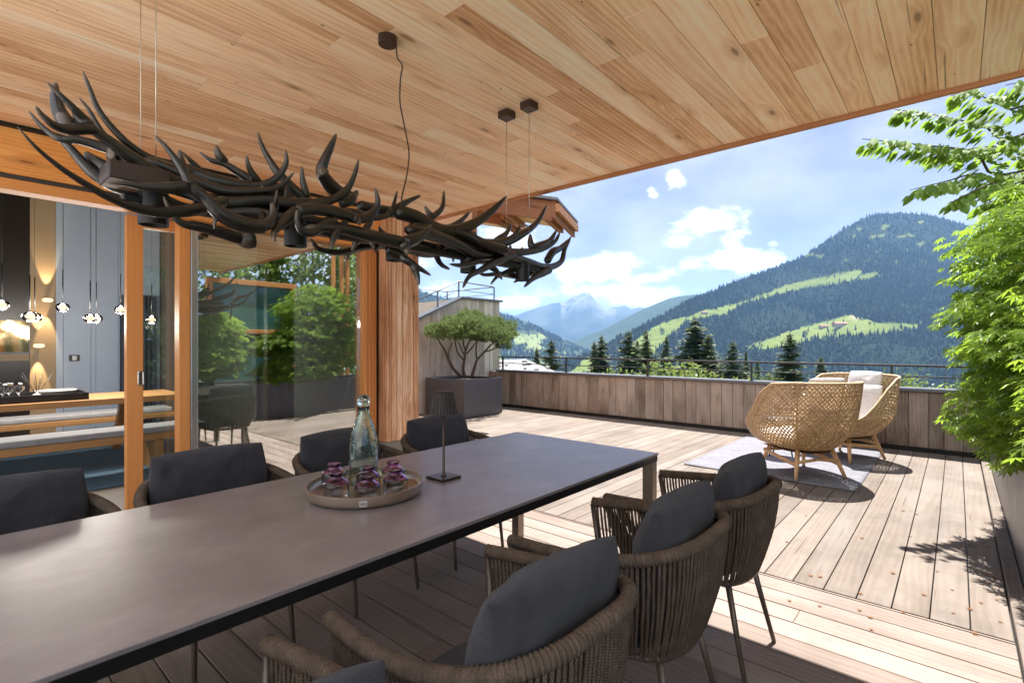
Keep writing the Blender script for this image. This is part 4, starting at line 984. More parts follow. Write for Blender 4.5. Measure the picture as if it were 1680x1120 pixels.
def maple(name, label, base, blobs, nclus, seed, lean=(0,0), size=.062):
    rg = random.Random(seed); t = thing('japanese_maple', label, 'tree', base, 0, 'green maples in the long planter')
    lv = MB(); tr = MB(); base = Vector(base); tops = []
    for (cx, cy, cz_, rx, ry, rz, wt) in blobs:
        for k in range(int(nclus * wt)):
            v = rvec(rg); v = v.normalized() * (v.length ** .45)
            if v.z < -.35: v.z *= .8
            c = Vector((cx + v.x*rx, cy + v.y*ry, cz_ + v.z*rz)); 
            if c.y < base.y - 1.6: continue
            out = Vector((c.x - cx, (c.y - cy), 0)); out = (out.normalized() if out.length > .01 else Vector((1,0,0))) + Vector((rg.uniform(-.5,.5), rg.uniform(-.5,.5), 0))
            R0 = rg.uniform(.10, .20); n = rg.randint(12, 20); cl_t = rg.uniform(0, .5)
            if rg.random() < .05: tops.append(c)
            for i in range(n):
                a = rg.uniform(0, 6.283); q = R0 * rg.random() ** .5
                p = c + Vector((q*math.cos(a), q*math.sin(a), -.45*q + rg.uniform(-.025, .02))) + out*q*.3
                ax = Vector((math.cos(a), math.sin(a), -.55)) * .6 + out*.6 + Vector((0,0,-.35)); nm = Vector((rg.uniform(-.45,.45), rg.uniform(-.45,.45), 1)) + out*.35
                palmate(lv, p - base, ax, nm, size * rg.uniform(.7, 1.25), min(1, cl_t + rg.uniform(0, .5)))
    lv.build('crown', M['maple'], t)
    for k in range(3): 
        a = k*2.1; tr.tube([(0.04*math.cos(a), .04*math.sin(a), 0), (.12*math.cos(a), .1*math.sin(a), .45), (lean[0] + .3*math.cos(a+.4), lean[1] + .25*math.sin(a+.4), 1.1), (lean[0]*1.3 + .45*math.cos(a+.7), lean[1]*1.3 + .35*math.sin(a+.7), 1.8)], [.035,.028,.02,.009], 8)
    for c in tops[:46]:
        q = c - base; s = Vector((lean[0]*.8, lean[1]*.8, max(.35, q.z * .55))); m_ = s.lerp(q, .5) + Vector((0,0,.10))
        tr.tube(catmull([s, m_, q], 5), [.012]*4 + [.008]*4 + [.004]*3, 5)
    tr.build('trunk', M['bark'], t); return t
maple('m', 'large bright green maple spilling over the planter onto the deck', (4.95, -.62, .62),
      [(4.75,-.46,.98,.68,.42,.38,.20),(4.9,-.50,1.50,.78,.45,.45,.26),(4.95,-.48,2.0,.72,.43,.38,.18),(5.2,-.62,2.35,.5,.36,.25,.07),(4.2,-.50,.84,.36,.28,.26,.05),(4.3,-.50,1.3,.5,.36,.36,.10),(5.7,-.52,1.3,.5,.40,.45,.09)], 720, 3, (.0,.1), .062)
maple('m2', 'smaller green maple in the planter near the viewer, mirrored in the window', (3.15, -.72, .62),
      [(3.15,-.66,1.1,.48,.36,.36,.5),(3.2,-.7,1.6,.45,.36,.35,.5)], 330, 5, (0,.05), .06)
# hornbeam whose boughs reach in at the top right
rg = random.Random(31); t = thing('overhanging_tree', 'broad leaved tree whose sunlit boughs reach in at the top right corner', 'tree', (7.2, -1.7, 0)); tb = Vector((7.2, -1.7, 0))
lv = MB(); tk = MB(); tk.tube(catmull([(0,0,0),(.05,.05,1.5),(-.05,.1,3.0),(-.2,.2,4.2),(-.2,.3,5.5)], 5), [.15 - .005*i for i in range(21)], 12)
def bough(P, n_leaf, size=.092, twig=True):
    n_leaf = int(n_leaf * 1.45)
    C = resample(catmull([p - tb for p in P], 8), 40); tk.tube(C, [lerp(.022, .003, i/39) for i in range(40)], 6)
    tot = n_leaf
    for k in range(tot):
        u = rg.random() ** .8; i = int(6 + u * 33); i = min(i, 39); c = C[i]; d = (C[min(39, i+1)] - C[max(0, i-1)]).normalized()
        s = rg.choice((-1, 1)); sd = d.cross(Vector((0,0,1))).normalized() * s
        L = rg.uniform(.02, .20) * (1.15 - .75*u) ; p = c + sd * L + Vector((0, 0, -.35*L + rg.uniform(-.03,.02))) + d * rg.uniform(-.04,.04)
        ovate(lv, p, sd*.8 + d*.8 + Vector((0,0,-.75 - .5*rg.random())), Vector((rg.uniform(-.6,.6), rg.uniform(-.6,.6), 1)), size*rg.uniform(.7, 1.25), rg.random())
def BP(px, py, d): return PD(px, py, d)
st = Vector((7.05, -1.6, 3.4)); st2 = Vector((7.0, -1.5, 4.0))
bough([st, BP(1660,285,4.6), BP(1600,250,4.6), BP(1510,238,4.6), BP(1415,228,4.55)], 250)
bough([st, BP(1670,305,4.7), BP(1610,285,4.6), BP(1550,298,4.5), BP(1493,312,4.4)], 210)
bough([st, BP(1670,300,4.4), BP(1630,300,4.4), BP(1590,318,4.35), BP(1556,334,4.3)], 150)
bough([st2, BP(1680,220,4.6), BP(1610,205,4.6), BP(1540,190,4.7), BP(1468,180,4.8)], 240)
bough([st2, BP(1690,170,4.4), BP(1640,170,4.3), BP(1590,150,4.3), BP(1560,158,4.35)], 200)
bough([st2, BP(1690,250,4.9), BP(1640,240,4.9), BP(1560,250,4.8), BP(1520,262,4.8)], 230)
bough([st2, BP(1720,140,4.4), BP(1680,135,4.2), BP(1650,140,4.2)], 160)
bough([st, BP(1700,330,5.0), BP(1650,325,5.0), BP(1600,340,4.9)], 170)
for k in range(26):
    a = rg.uniform(0, 6.28); e = rg.uniform(3.2, 6.0); L = rg.uniform(.8, 1.6); s = tb + Vector((-.1, .2, e))
    if math.cos(a)*.752 + math.sin(a)*.659 < -.1 and e < 4.5: continue
    tip = s + Vector((L*math.cos(a), L*math.sin(a)*.7 - .5, .5*rg.uniform(-.4, 1)))
    if proj(*tip)[0] < 1690: continue
    bough([s, s.lerp(tip, .5) + Vector((0,0,.2)), tip], 130, .10)
lv.build('crown', M['beech'], t); tk.build('trunk', M['bark'], t)
# hedge trees beyond the right planter, seen in the window's mirror image
def hedge_tree(x, y, h, r, seed, label):
    rg = random.Random(seed); t = thing('hedge_tree', label, 'tree', (x, y, -.5), 0, 'trees behind the long planter'); lv = MB(); tk = MB()
    tk.tube([(0,0,0),(.05,.03,h*.5),(0,0,h*.9)], [.10,.07,.02], 8)
    for k in range(1500):
        v = rvec(rg); v = v.normalized() * v.length ** .4; z = .75 + (v.z*.5 + .5) * (h - .6)
        w = 1 + .25*mnoise.noise(Vector((v.x*2, v.y*2, z*1.3 + seed)))
        c = Vector((v.x*r*w, v.y*r*w, z))
        for i in range(4): ovate(lv, c + Vector((rg.gauss(0,.09), rg.gauss(0,.09), rg.gauss(0,.08))), Vector((rg.uniform(-1,1), rg.uniform(-1,1), -.6)), Vector((rg.uniform(-.7,.7), rg.uniform(-.7,.7), 1)), rg.uniform(.09, .15), rg.random())
    lv.build('crown', M['hedge'], t); tk.build('trunk', M['bark'], t)
for i, (x, y, h, r) in enumerate(((2.4,-3.2,4.2,1.0),(4.4,-3.6,5.2,1.2),(6.4,-3.4,5.0,1.2),(8.4,-3.8,5.0,1.2),(10.6,-4.2,5.2,1.3))):
    hedge_tree(x, y, h, r, 50 + i, ('first', 'second', 'third', 'fourth', 'fifth')[i] + ' tall dense tree behind the long planter, mirrored in the window')
# glass wind screen with timber frame between the maples (mirrored in the window)
t = thing('glass_screen', 'timber framed teal glass wind screen standing behind the long planter', 'glass screen', (4.2, -1.50, 0))
mb = MB(); mb.box(-.75,.75,-.02,-.012,.1,2.5); mb.build('screen_pane', M['tealglass'], t)
mb = MB(); mb.box(-.85,-.752,-.05,.05,0,2.6); mb.box(.752,.85,-.05,.05,0,2.6); mb.box(-.75,.75,-.05,.05,2.502,2.6); mb.box(-.75,.75,-.05,.05,1.55,1.63); mb.build('screen_frame', M['door'], t, .004)
for i, x in enumerate((5.82, 6.02, 6.16)):
    mb = MB(); mb.box(-.035,.035,-.035,.035,0,3.4); o = mb.build('timber_pole', M['door'], bevel=.004); o.location = (x, -1.33, 0)
    tag(o, ('first', 'second', 'third')[i] + ' slim orange timber pole behind the long planter, mirrored in the window', 'pole', 'timber poles behind the planter')
# cloud pruned pine in the square planter
rg = random.Random(77); pt = thing('pruned_pine', 'cloud pruned mountain pine with bare forked stems in the square planter', 'pine', (6.80, 7.15, .64))
lv = MB(); tk = MB(); pb = Vector((6.80, 7.15, .64))
stems = []
def PP(px, py, off=0.): return PY(px, py, 7.12 + off) - pb
for P in ([PP(762,618), PP(760,604), PP(762,590), PP(764,575), PP(770,560), PP(776,545)],
          [PP(757,618), PP(745,606), PP(737,592), PP(730,575), PP(722,562), PP(716,552)],
          [PP(774,618), PP(779,602), PP(783,590), PP(795,577), PP(805,566), PP(818,556)],
          [PP(762,592,.1), PP(752,580,.15), PP(748,568,.2), PP(745,552,.25)], [PP(763,585,-.1), PP(757,572,-.2), PP(752,560,-.25)],
          [PP(737,592,-.1), PP(736,578,-.15), PP(742,562,-.2)], [PP(783,590,.1), PP(781,575,.15), PP(783,560,.2)], [PP(795,577,-.1), PP(806,574,-.2), PP(824,566,-.2)],
          [PP(764,575,.1), PP(760,562,.2), PP(762,548,.2)], [PP(766,580,-.1), PP(776,568,-.25), PP(786,556,-.3)]):
    C = catmull(P, 5); tk.tube(C, [lerp(.035 if len(P) > 4 else .017, .011, i/(len(C)-1)) for i in range(len(C))], 7)
tk.build('trunk', M['bark'], pt)
pads = [(722,545,.0,.26,.15),(745,535,.2,.30,.19),(745,540,-.25,.28,.17),(770,530,.0,.36,.23),(775,528,.4,.30,.20),(772,537,-.4,.30,.18),(797,535,.1,.34,.21),(800,545,-.3,.30,.17),(820,541,.1,.30,.19),(822,553,-.25,.26,.15),(833,548,.2,.20,.14),(712,543,.2,.18,.11),(790,552,.0,.28,.12),(755,548,.0,.3,.12),(840,535,.15,.10,.12),(826,567,-.1,.17,.09)]
for (px, py, off, rr, rz) in pads:
    c0 = PP(px, py, off)
    for k in range(int(2200 * rr * rr * 3.4)):
        v = rvec(rg).normalized(); w = rg.uniform(.55, 1.0) ** .6; bn = mnoise.noise(Vector((v.x*2.6+px, v.y*2.6, v.z*2.6))); bm = 1 + .42*bn
        if bn < -.3 and rg.random() < .5: continue
        c = c0 + Vector((v.x*rr*w*bm, v.y*rr*w*bm, v.z*rz*w*bm)); up = Vector((v.x*.7, v.y*.7, .9 + .3*v.z)).normalized(); tn = rg.uniform(0, 1)*.6
        for i in range(8):
            d = (up + Vector((rg.uniform(-.6,.6), rg.uniform(-.6,.6), rg.uniform(-.2,.5)))).normalized(); s = d.cross(rvec(rg)).normalized() * .0042; L = rg.uniform(.05, .085)
            lv.add([c - s, c + s, c + d*L], [(0,1,2)], (0,0,min(1, tn + rg.uniform(0,.4))))
lv.build('crown', M['pine'], pt)
# dry leaves on the deck
rg = random.Random(15); dl = None; spots = []
for k in range(34):
    px, py = rg.choice(((1, 1), (1, 1), (2, 1))) and (rg.uniform(1290, 1640), rg.uniform(830, 1060))
    if k < 10: px, py = rg.uniform(1590, 1650), rg.uniform(870, 1040)
    p = PZ(px, py, .004)
    if p.y < -.17 or p.x > 7.9: continue
    if dl is None:
        mb = MB(); n = 9
        for a in (0, 1.3, 2.6, -1.2, -2.4): palmate(mb, Vector((0,0,.004)), Vector((math.cos(a), math.sin(a), .35)), Vector((0,0,1)), .016, .4, 3)
        dl = mb.build('dry_leaf', M['dryleaf']); o = dl
    else: o = dl.copy(); COL.objects.link(o)
    o.location = (p.x, p.y, .0); o.rotation_euler = (0, 0, rg.uniform(0, 6)); o.scale = [rg.uniform(.7, 1.2)]*3
    tag(o, 'tiny curled brown leaf lying on the sunlit deck boards', 'leaf', 'dry leaves scattered on the deck')
# ------------------------------------------------------------------ landscape
def spruce_mesh(seed, h=1.0, spread=.19, dens=1.0):
    rg = random.Random(seed); lv = MB(); nw = 62; ph = rg.uniform(0, 9)
    for w in range(nw):
        z = .22 + .765 * (w / nw) ** .80; L0 = spread * ((1 - z) / .78) ** .80 * rg.uniform(.70, 1.10) + .006
        nb = 9
        for b in range(nb):
            z = .22 + .765 * ((w + rg.uniform(-.9, .9)) / nw if w else 0) ** .80; a = rg.uniform(0, 6.283); L = L0 * rg.uniform(.55, 1.18) * (1 + .25*math.sin(a*2 + z*13 + ph)); dr = Vector((math.cos(a), math.sin(a), 0)); sd = Vector((-dr.y, dr.x, 0)); tn = rg.random()
            segs = 5; sag = rg.uniform(.10, .45)*(1.1 - z)
            for i in range(segs):
                u0 = i / segs; zz = z - sag*L*u0*1.1 + .10*L*u0*u0
                c = Vector((dr.x*L*u0, dr.y*L*u0, zz)); wd = L*.42*(1-u0*.55) + .004
                for sg in (-1, 1):
                    for q in range(2):
                        tip = c + sd*sg*wd*rg.uniform(.5,1.15) + dr*L*rg.uniform(.12,.40); tip.z -= rg.uniform(.02,.28)*wd + .004
                        m_ = c + dr*L*rg.uniform(.16, .26); m_.z -= .006*rg.random()
                        lv.add([c, m_, tip], [(0,1,2)], (0,0,min(1, max(0, tn*.5 + .45*u0 + rg.uniform(-.2,.2)))))
    for i in range(14):
        a = rg.uniform(0, 6.28); zz = rg.uniform(.955, .995); lv.add([(0.001,0,zz),(-.001,0,zz - .006),(.007*math.cos(a), .007*math.sin(a), zz + .006)], [(0,1,2)], (0,0,.5))
    return lv
def broad_mesh(seed, n=1300, ls=.034):
    rg = random.Random(seed); lv = MB(); bl = [(rg.uniform(-.25,.25), rg.uniform(-.25,.25), rg.uniform(.40,.78), rg.uniform(.18,.30)) for _ in range(9)]
    for (x, y, z, r) in bl:
        for k in range(n // 3):
            v = rvec(rg).normalized() * rg.uniform(.6, 1.0); c = Vector((x,y,z)) + v*r; tn = rg.random()*.5
            for i in range(3):
                q = c + rvec(rg)*.045; d = rvec(rg).normalized(); e = d.cross(rvec(rg)).normalized(); s = ls*rg.uniform(.35,.7)
                lv.add([q, q + d*s + e*s*.4, q + d*s*1.6, q + d*s - e*s*.4], [(0,1,2,3)], (0,0,min(1, tn + rg.random()*.5)))
    return lv
trunk_m = MB(); trunk_m.tube([(0,0,0),(0,0,.5),(0,0,.97),(0,0,1.0)], [.012,.007,.0012,.0004], 7)
sp = []
def ground_z(x, y):
    d = .752*x + .659*y; return interp([-50, 8, 14, 60, 140, 400, 900, 1400], [-4.2, -4.2, -6, -17, -36, -105, -235, -250], max(d, math.hypot(x, y)*.55))
CT = 'spruces beyond the terrace wall'
protos = {}
def place_tree(kind, var, px, ytop, ybase_w, d, label, wfac=1.0):
    """kind spruce/broad; top at (px,ytop); crown width in px at the photo scale"""
    top = PD(px, ytop, d); gz = ground_z(top.x, top.y); h = top.z - gz
    key = (kind, var)
    if key not in protos:
        t = thing('spruce_tree' if kind == 'spruce' else 'leafy_tree', label, 'tree', (0,0,0), 0)
        (spruce_mesh(100 + var, spread=(.21, .24, .27)[var % 3]) if kind == 'spruce' else broad_mesh(200 + var)).build('crown', M['spruce' if kind == 'spruce' else 'bushleaf'], t)
        trunk_m.build('trunk', M['bark'], t); protos[key] = t; o = t
    else: o = copy_tree(protos[key])
    o.location = (top.x, top.y, gz); w = ybase_w * d / F
    wf = 1.6 * wfac if kind == 'spruce' else 1.25; o.scale = (w * wf, w * wf, h); o.rotation_euler = (0, 0, random.uniform(0, 6)); tag(o, label, 'tree', CT if kind == 'spruce' else 'leafy trees beyond the terrace wall')
    return o
S = 'spruce'
place_tree(S, 0, 881, 566, 125, 42, 'small dark spruce beside the stone covered roof, left of its taller neighbour')
place_tree(S, 1, 905, 554, 150, 44, 'dark spruce second from the left, just right of the stone covered roof')
place_tree(S, 2, 987, 547, 150, 55, 'slender tipped spruce below the far peak, right half of a leaning pair', 1.)
place_tree(S, 0, 975, 557, 120, 54, 'shorter spruce leaning against the left of the slender tipped one')
place_tree(S, 1, 1031, 540, 165, 62, 'spruce standing before the lowest end of the long diagonal meadow')
place_tree(S, 2, 1045, 555, 100, 66, 'small spruce wedged between two taller ones before the diagonal meadow')
place_tree(S, 0, 1060, 537, 150, 64, 'tall narrow spruce right next to the diagonal meadow')
place_tree(S, 1, 1093, 548, 110, 58, 'thin dark spruce standing alone in front of the diagonal meadow')
place_tree(S, 2, 1141, 519, 235, 56, 'tallest broad spruce in the middle of the view, above the railing')
place_tree(S, 0, 1162, 545, 190, 54, 'broad spruce attached to the right of the tallest one')
place_tree(S, 1, 1202, 556, 150, 50, 'bushy spruce right of the tall pair, with pale leafy growth at its foot')
place_tree(S, 0, 1224, 571, 80, 66, 'small thin spruce in the gap right of the bushy one')
place_tree(S, 2, 1296, 543, 185, 46, 'spruce standing alone below the lower meadow, just left of the wing chairs')
place_tree(S, 0, 1243, 585, 70, 60, 'low spruce tip beside the railing post nearest the lone spruce')
place_tree(S, 1, 1347, 582, 110, 60, 'low thin spruce right of the lone spruce, above the wing chairs')
Bd = 'broad'
for i, (px, yt, w, d, l) in enumerate(((1010,592,120,40,'pale leafy bush below the spruces, left of the middle railing post'),(1080,578,190,44,'wide pale green tree below the thin dark spruce'),
        (1122,600,110,42,'low pale bush at the foot of the tallest spruce'),(1180,606,140,40,'pale bush behind the railing under the bushy spruce'),(1255,600,120,48,'leafy bush left of the lone spruce'),
        (1325,598,120,50,'leafy bush right of the lone spruce'),(950,600,90,46,'pale leafy bush right of the second railing post'),(1480,600,170,60,'round leafy tree behind the wing chair backrest'),(1550,604,150,60,'round leafy tree beside the maple and railing'),(1420,606,140,58,'leafy tree low behind the nearer wing chair'))):
    place_tree(Bd, i % 3, px, yt, w*1.2, d, l)
# neighbour chalets with shingle roofs
M['shingle'] = mk_plain('grey_shingles', (.42,.40,.38), .85, .6, 3.5, .9)
def chalet(label, e0, e1, r0, r1, back, wall, stones=0):
    """roof from eave e0-e1 up to ridge r0-r1, mirrored beyond the ridge"""
    c = (e0 + e1 + r0 + r1) / 4; t = thing('chalet', label, 'house', c); mb = MB()
    b0 = r0 + Vector((r0.x-e0.x, r0.y-e0.y, e0.z-r0.z)); b1 = r1 + Vector((r1.x-e1.x, r1.y-e1.y, e1.z-r1.z)); dn = Vector((0,0,-.14))
    n = 14
    for (a0, a1, c0, c1) in ((e0, e1, r0, r1), (b0, b1, r0, r1)):
        for i in range(n):
            p0 = a0.lerp(c0, i/n); p1 = a1.lerp(c1, i/n); q0 = a0.lerp(c0, (i+1)/n); q1 = a1.lerp(c1, (i+1)/n); u = Vector((0,0,.03))
            mb.add([p0 + u, p1 + u, q1, q0, p0 + dn, p1 + dn, q1 + dn, q0 + dn], [(0,1,2,3),(4,7,6,5),(0,4,5,1),(1,5,6,2),(2,6,7,3),(3,7,4,0)])
    mb.v = [tuple(Vector(p) - c) for p in mb.v]; ro = mb.build('roof', M['shingle'], t)
    mb = MB(); ins = .08
    f = lambda p: p.lerp((e0+e1+b0+b1)/4, ins)
    lo = [Vector((q.x, q.y, e0.z - .15)) for q in (f(e0), f(e1), f(b1), f(b0))]; hi_ = lo
    dnv = Vector((0,0,-wall)); mb.hexa([p + dnv for p in lo] + lo)
    mb.add([lo[0], lo[3], (f(r0) - Vector((0,0,.2)))], [(0,1,2)]); mb.add([lo[1], lo[2], (f(r1) - Vector((0,0,.2)))], [(0,2,1)])
    mb.v = [tuple(Vector(p) - c) for p in mb.v]; mb.build('wall', M['parapet'], t)
    rg = random.Random(4)
    for k in range(stones):
        u, v = rg.random(), rg.uniform(.05, .95); p = e0.lerp(e1, u).lerp(r0.lerp(r1, u), v) - c; s = rg.uniform(.10, .2); mb = MB()
        mb.lathe([(0,-.5*s),(s*.8,-.3*s),(s,.1*s),(s*.6,.45*s),(0,.5*s)], 8, c=(p.x, p.y, p.z + .08), wob=lambda a, z: 1 + .2*math.sin(2*a + k)); mb.build('roof_stone', M['shingle'], ro).location = (0,0,0)
    return t
chalet('nearby chalet with a grey shingle roof weighted down by stones', PD(700,615,30), PD(911,609.5,30.5), PD(735,592,33.2), PD(862,589,33.2), None, 5, 22)
chalet('small house with a pale roof among the trees behind the railing', PD(962,612,60), PD(989,607,60), PD(965,606,63), PD(982,600,63), None, 6)
# meadow barns on the mountain side are added with the terrain below
# ---- terrain sheets
def inpoly(x, y, P):
    c = False; j = len(P) - 1
    for i in range(len(P)):
        if (P[i][1] > y) != (P[j][1] > y) and x < (P[j][0]-P[i][0])*(y-P[i][1])/(P[j][1]-P[i][1]) + P[i][0]: c = not c
        j = i
    return c
def mk_terrain(name, gr, fo, rk=None, fsc=.02):
    t = NT(name); g = t.sep(t.attr()); o = t.obj()
    n = t.noise(o, .012, 6., .65); n2 = t.noise(o, fsc, 5., .7)
    grass = t.mix(n, gr[0], gr[1]); forest = t.mix(n2, fo[0], fo[1])
    col = t.mix(g[0], forest, grass)
    if rk: col = t.mix(t.math('MULTIPLY', g[1], t.mr(n, .35, .6)), col, rk)
    bmp = t.bump(t.noise(o, fsc*2.5, 4., .7), .9, 12.)
    t.bsdf(col, .95, bmp, Specular_IOR_Level=.05); return t.m
M['t_near'] = mk_terrain('mountain_slope', ((.105,.145,.030),(.165,.19,.045)), ((.008,.016,.010),(.018,.030,.016)), (.30,.25,.17))
M['t_mid'] = mk_terrain('mid_hills', ((.12,.15,.05),(.19,.21,.08)), ((.018,.030,.014),(.055,.075,.032)), None, .006)
M['t_far'] = mk_terrain('far_peak', ((.045,.055,.034),(.075,.08,.05)), ((.014,.022,.014),(.04,.048,.032)), (.24,.23,.22), .004)
def ridge(name, crest, Dc, Df, zf, mat, nx, nt, amp, seed, prof, meadow, rock=None, back=True):
    """crest = (px,py) silhouette; Dc(px) distance of crest; surface comes down to zf at distance Df"""
    cx = [c[0] for c in crest]; cy = [c[1] for c in crest]; x0, x1 = cx[0], cx[-1]
    mb = MB(); rows = nt + (10 if back else 0); pts = np.zeros((rows, nx, 3)); gg = []
    for j in range(rows):
        for i in range(nx):
            px = lerp(x0, x1, i/(nx-1)); py = interp(cx, cy, px); dc = Dc(px); top = PD(px, py, dc); df = Df(px)
            if j < nt:
                t_ = j/(nt-1); d = lerp(df, dc, t_); a, b = ray(px); z = lerp(zf, top.z, prof(t_, px))
                k = math.sin(math.pi*t_) ; x, y = a*d, b*d
                nz = amp * (mnoise.fractal(Vector((x/amp/7., y/amp/7., seed)), 1.0, 2.1, 5) * (k*.9 + .02))
                gul = amp * .5 * k * math.sin(px*.045 + 2.0*mnoise.noise(Vector((px*.01, t_*2, seed))))
                z += nz + gul
                ppx, ppy = proj(x, y, z); m_ = meadow(ppx, ppy, t_); rk = rock(ppx, ppy, t_) if rock else 0.
            else:
                q = (j - nt + 1)/10; d = dc*(1 + .35*q); a, b = ray(px); x, y = a*d, b*d; z = lerp(top.z, min(zf, top.z - 50), q**1.3); m_ = 0.; rk = 0.
            pts[j, i] = (x, y, z); gg.append((m_, rk, 0.))
    fs = []
    for j in range(rows - 1):
        for i in range(nx - 1): a = j*nx + i; fs.append((a, a+1, a+nx+1, a+nx))
    mb.add([tuple(p) for p in pts.reshape(-1, 3)], fs, gg, True)
    return tag(mb.build(name, mat), kind='structure'), pts
c1 = [(905,604),(930,593),(960,583),(985,573),(1010,557),(1040,543),(1080,522),(1120,498),(1170,478),(1220,457),(1270,441),(1310,426),(1345,403),(1380,379),(1410,361),(1440,352),(1475,349),(1520,353),(1560,362),(1620,380),(1700,410),(1850,450),(2100,480),(2500,520)]
meadA = [(1000,640),(1040,560),(1075,535),(1100,526),(1150,510),(1185,503),(1240,487),(1290,468),(1340,456),(1380,449),(1412,441),(1415,449),(1390,462),(1350,468),(1300,476),(1250,492),(1215,500),(1190,516),(1165,520),(1125,530),(1120,537),(1098,553),(1085,566),(1060,600),(1040,640)]
meadB = [(1222,569),(1262,556),(1300,541),(1340,531),(1375,522),(1396,515),(1405,522),(1440,529),(1515,531),(1500,536),(1470,545),(1430,549),(1380,552),(1340,559),(1300,566),(1260,573),(1235,573)]
meadC = [(1408,452),(1440,447),(1445,454),(1412,462)]
meadD = [(930,615),(955,592),(990,580),(1003,586),(985,600),(960,620)]
def mead1(px, py, t):
    q = 2.5*mnoise.noise(Vector((px*.06, py*.09, 2.))) + 2.2*mnoise.noise(Vector((px*.23, py*.3, 7.)))
    for P in (meadA, meadB, meadC, meadD):
        if inpoly(px + q, py + q, P): return 1.
    if py < 430 and mnoise.noise(Vector((px*.05, py*.12, 9.))) > .36: return .8
    return .0
def rock1(px, py, t):
    return 1. if (inpoly(px, py, [(1392,519),(1405,515),(1420,522),(1402,526)]) or inpoly(px, py, [(1098,552),(1122,532),(1130,534),(1106,554)])) else .0
slope_o, P1 = ridge('mountain_slope', c1, lambda px: interp([900,1000,1250,1450,1700,2500],[1500,1700,2300,2700,2700,2600], px), lambda px: interp([900,1100,1500,2500],[820,760,700,700], px), -250, M['t_near'], 300, 190, 30, 1.3,
      lambda t, px: interp([0,.12,.3,.5,.62,.75,.9,1],[0,.04,.19,.40,.50,.68,.90,1], t), mead1, rock1)
c2 = [(760,590),(880,575),(940,560),(991,540),(1018,526),(1055,507),(1096,490),(1115,486),(1150,482),(1200,476),(1300,480),(1500,500)]
ridge('mid_ridge', c2, lambda px: 4300, lambda px: 3000, -240, M['t_mid'], 140, 60, 35, 4.1, lambda t, px: t**1.1, lambda px, py, t: 0.)
c3 = [(600,540),(760,535),(820,525),(840,519),(852,515),(880,505),(905,497.5),(929,495),(937,488),(943,483.5),(950,483),(956,480.5),(962,478.8),(967,479.8),(972,487),(980,495),(991,504),(1014,504),(1025,501),(1036,507),(1049,504),(1066,506),(1100,500),(1160,510),(1300,520)]
ridge('far_peak', c3, lambda px: 8200, lambda px: 5200, -230, M['t_far'], 260, 90, 60, 7.7, lambda t, px: interp([0,.3,.6,.85,1],[0,.22,.50,.80,1], t),
      lambda px, py, t: max(0, min(1, 2.2*mnoise.noise(Vector((px*.03, py*.06, 5.))) + (t - .55)*1.4)), lambda px, py, t: max(0., (t - .72)*3.2) if 920 < px < 1010 else max(0, (t-.9)*2))
c4 = [(500,470),(600,482),(690,478),(740,492),(790,503),(830,516),(852,524),(872,531),(900,545),(930,560),(955,571),(975,579),(1000,586)]
def mead4(px, py, t):
    n = mnoise.noise(Vector((px*.035, py*.075, 12.))) + .5*mnoise.noise(Vector((px*.12, py*.2, 3.))); b = inpoly(px, py, [(838,548),(862,538),(885,545),(900,556),(885,566),(905,578),(875,575),(845,566)])
    return max(0., min(1., (n - (.18 if t < .8 else .55) + (.75 if b else 0)) * 3.2))
_, P4 = ridge('left_hills', c4, lambda px: interp([500,850,1000],[2600,3400,3300], px), lambda px: 1150, -240, M['t_mid'], 170, 90, 28, 6.2, lambda t, px: interp([0,.3,.7,1],[0,.14,.60,1], t), mead4)
# ground: one sheet from the terrace foot to the horizon
mb = MB(); rr = [0, 8, 14, 25, 40, 60, 90, 140, 220, 400, 650, 900, 1400, 3000, 6000, 11800]; na = 96; vs = []; fs = []
for r in rr:
    for k in range(na):
        a = 2*math.pi*k/na; x, y = r*math.cos(a), r*math.sin(a); vs.append((x, y, (-4.2 if r < 1 else ground_z(x, y) if math.cos(a - R(41)) > -.2 else max(-250, -4.2 - r*.1)) + (.6*mnoise.noise(Vector((x*.05, y*.05, 0))) if r > 10 else 0)))
for i in range(len(rr) - 1):
    for k in range(na): fs.append((i*na + k, (i+1)*na + k, (i+1)*na + (k+1) % na, i*na + (k+1) % na))
mb.add(vs, fs, (.75, 0, 0), True); tag(mb.build('ground', M['t_mid']), kind='structure')
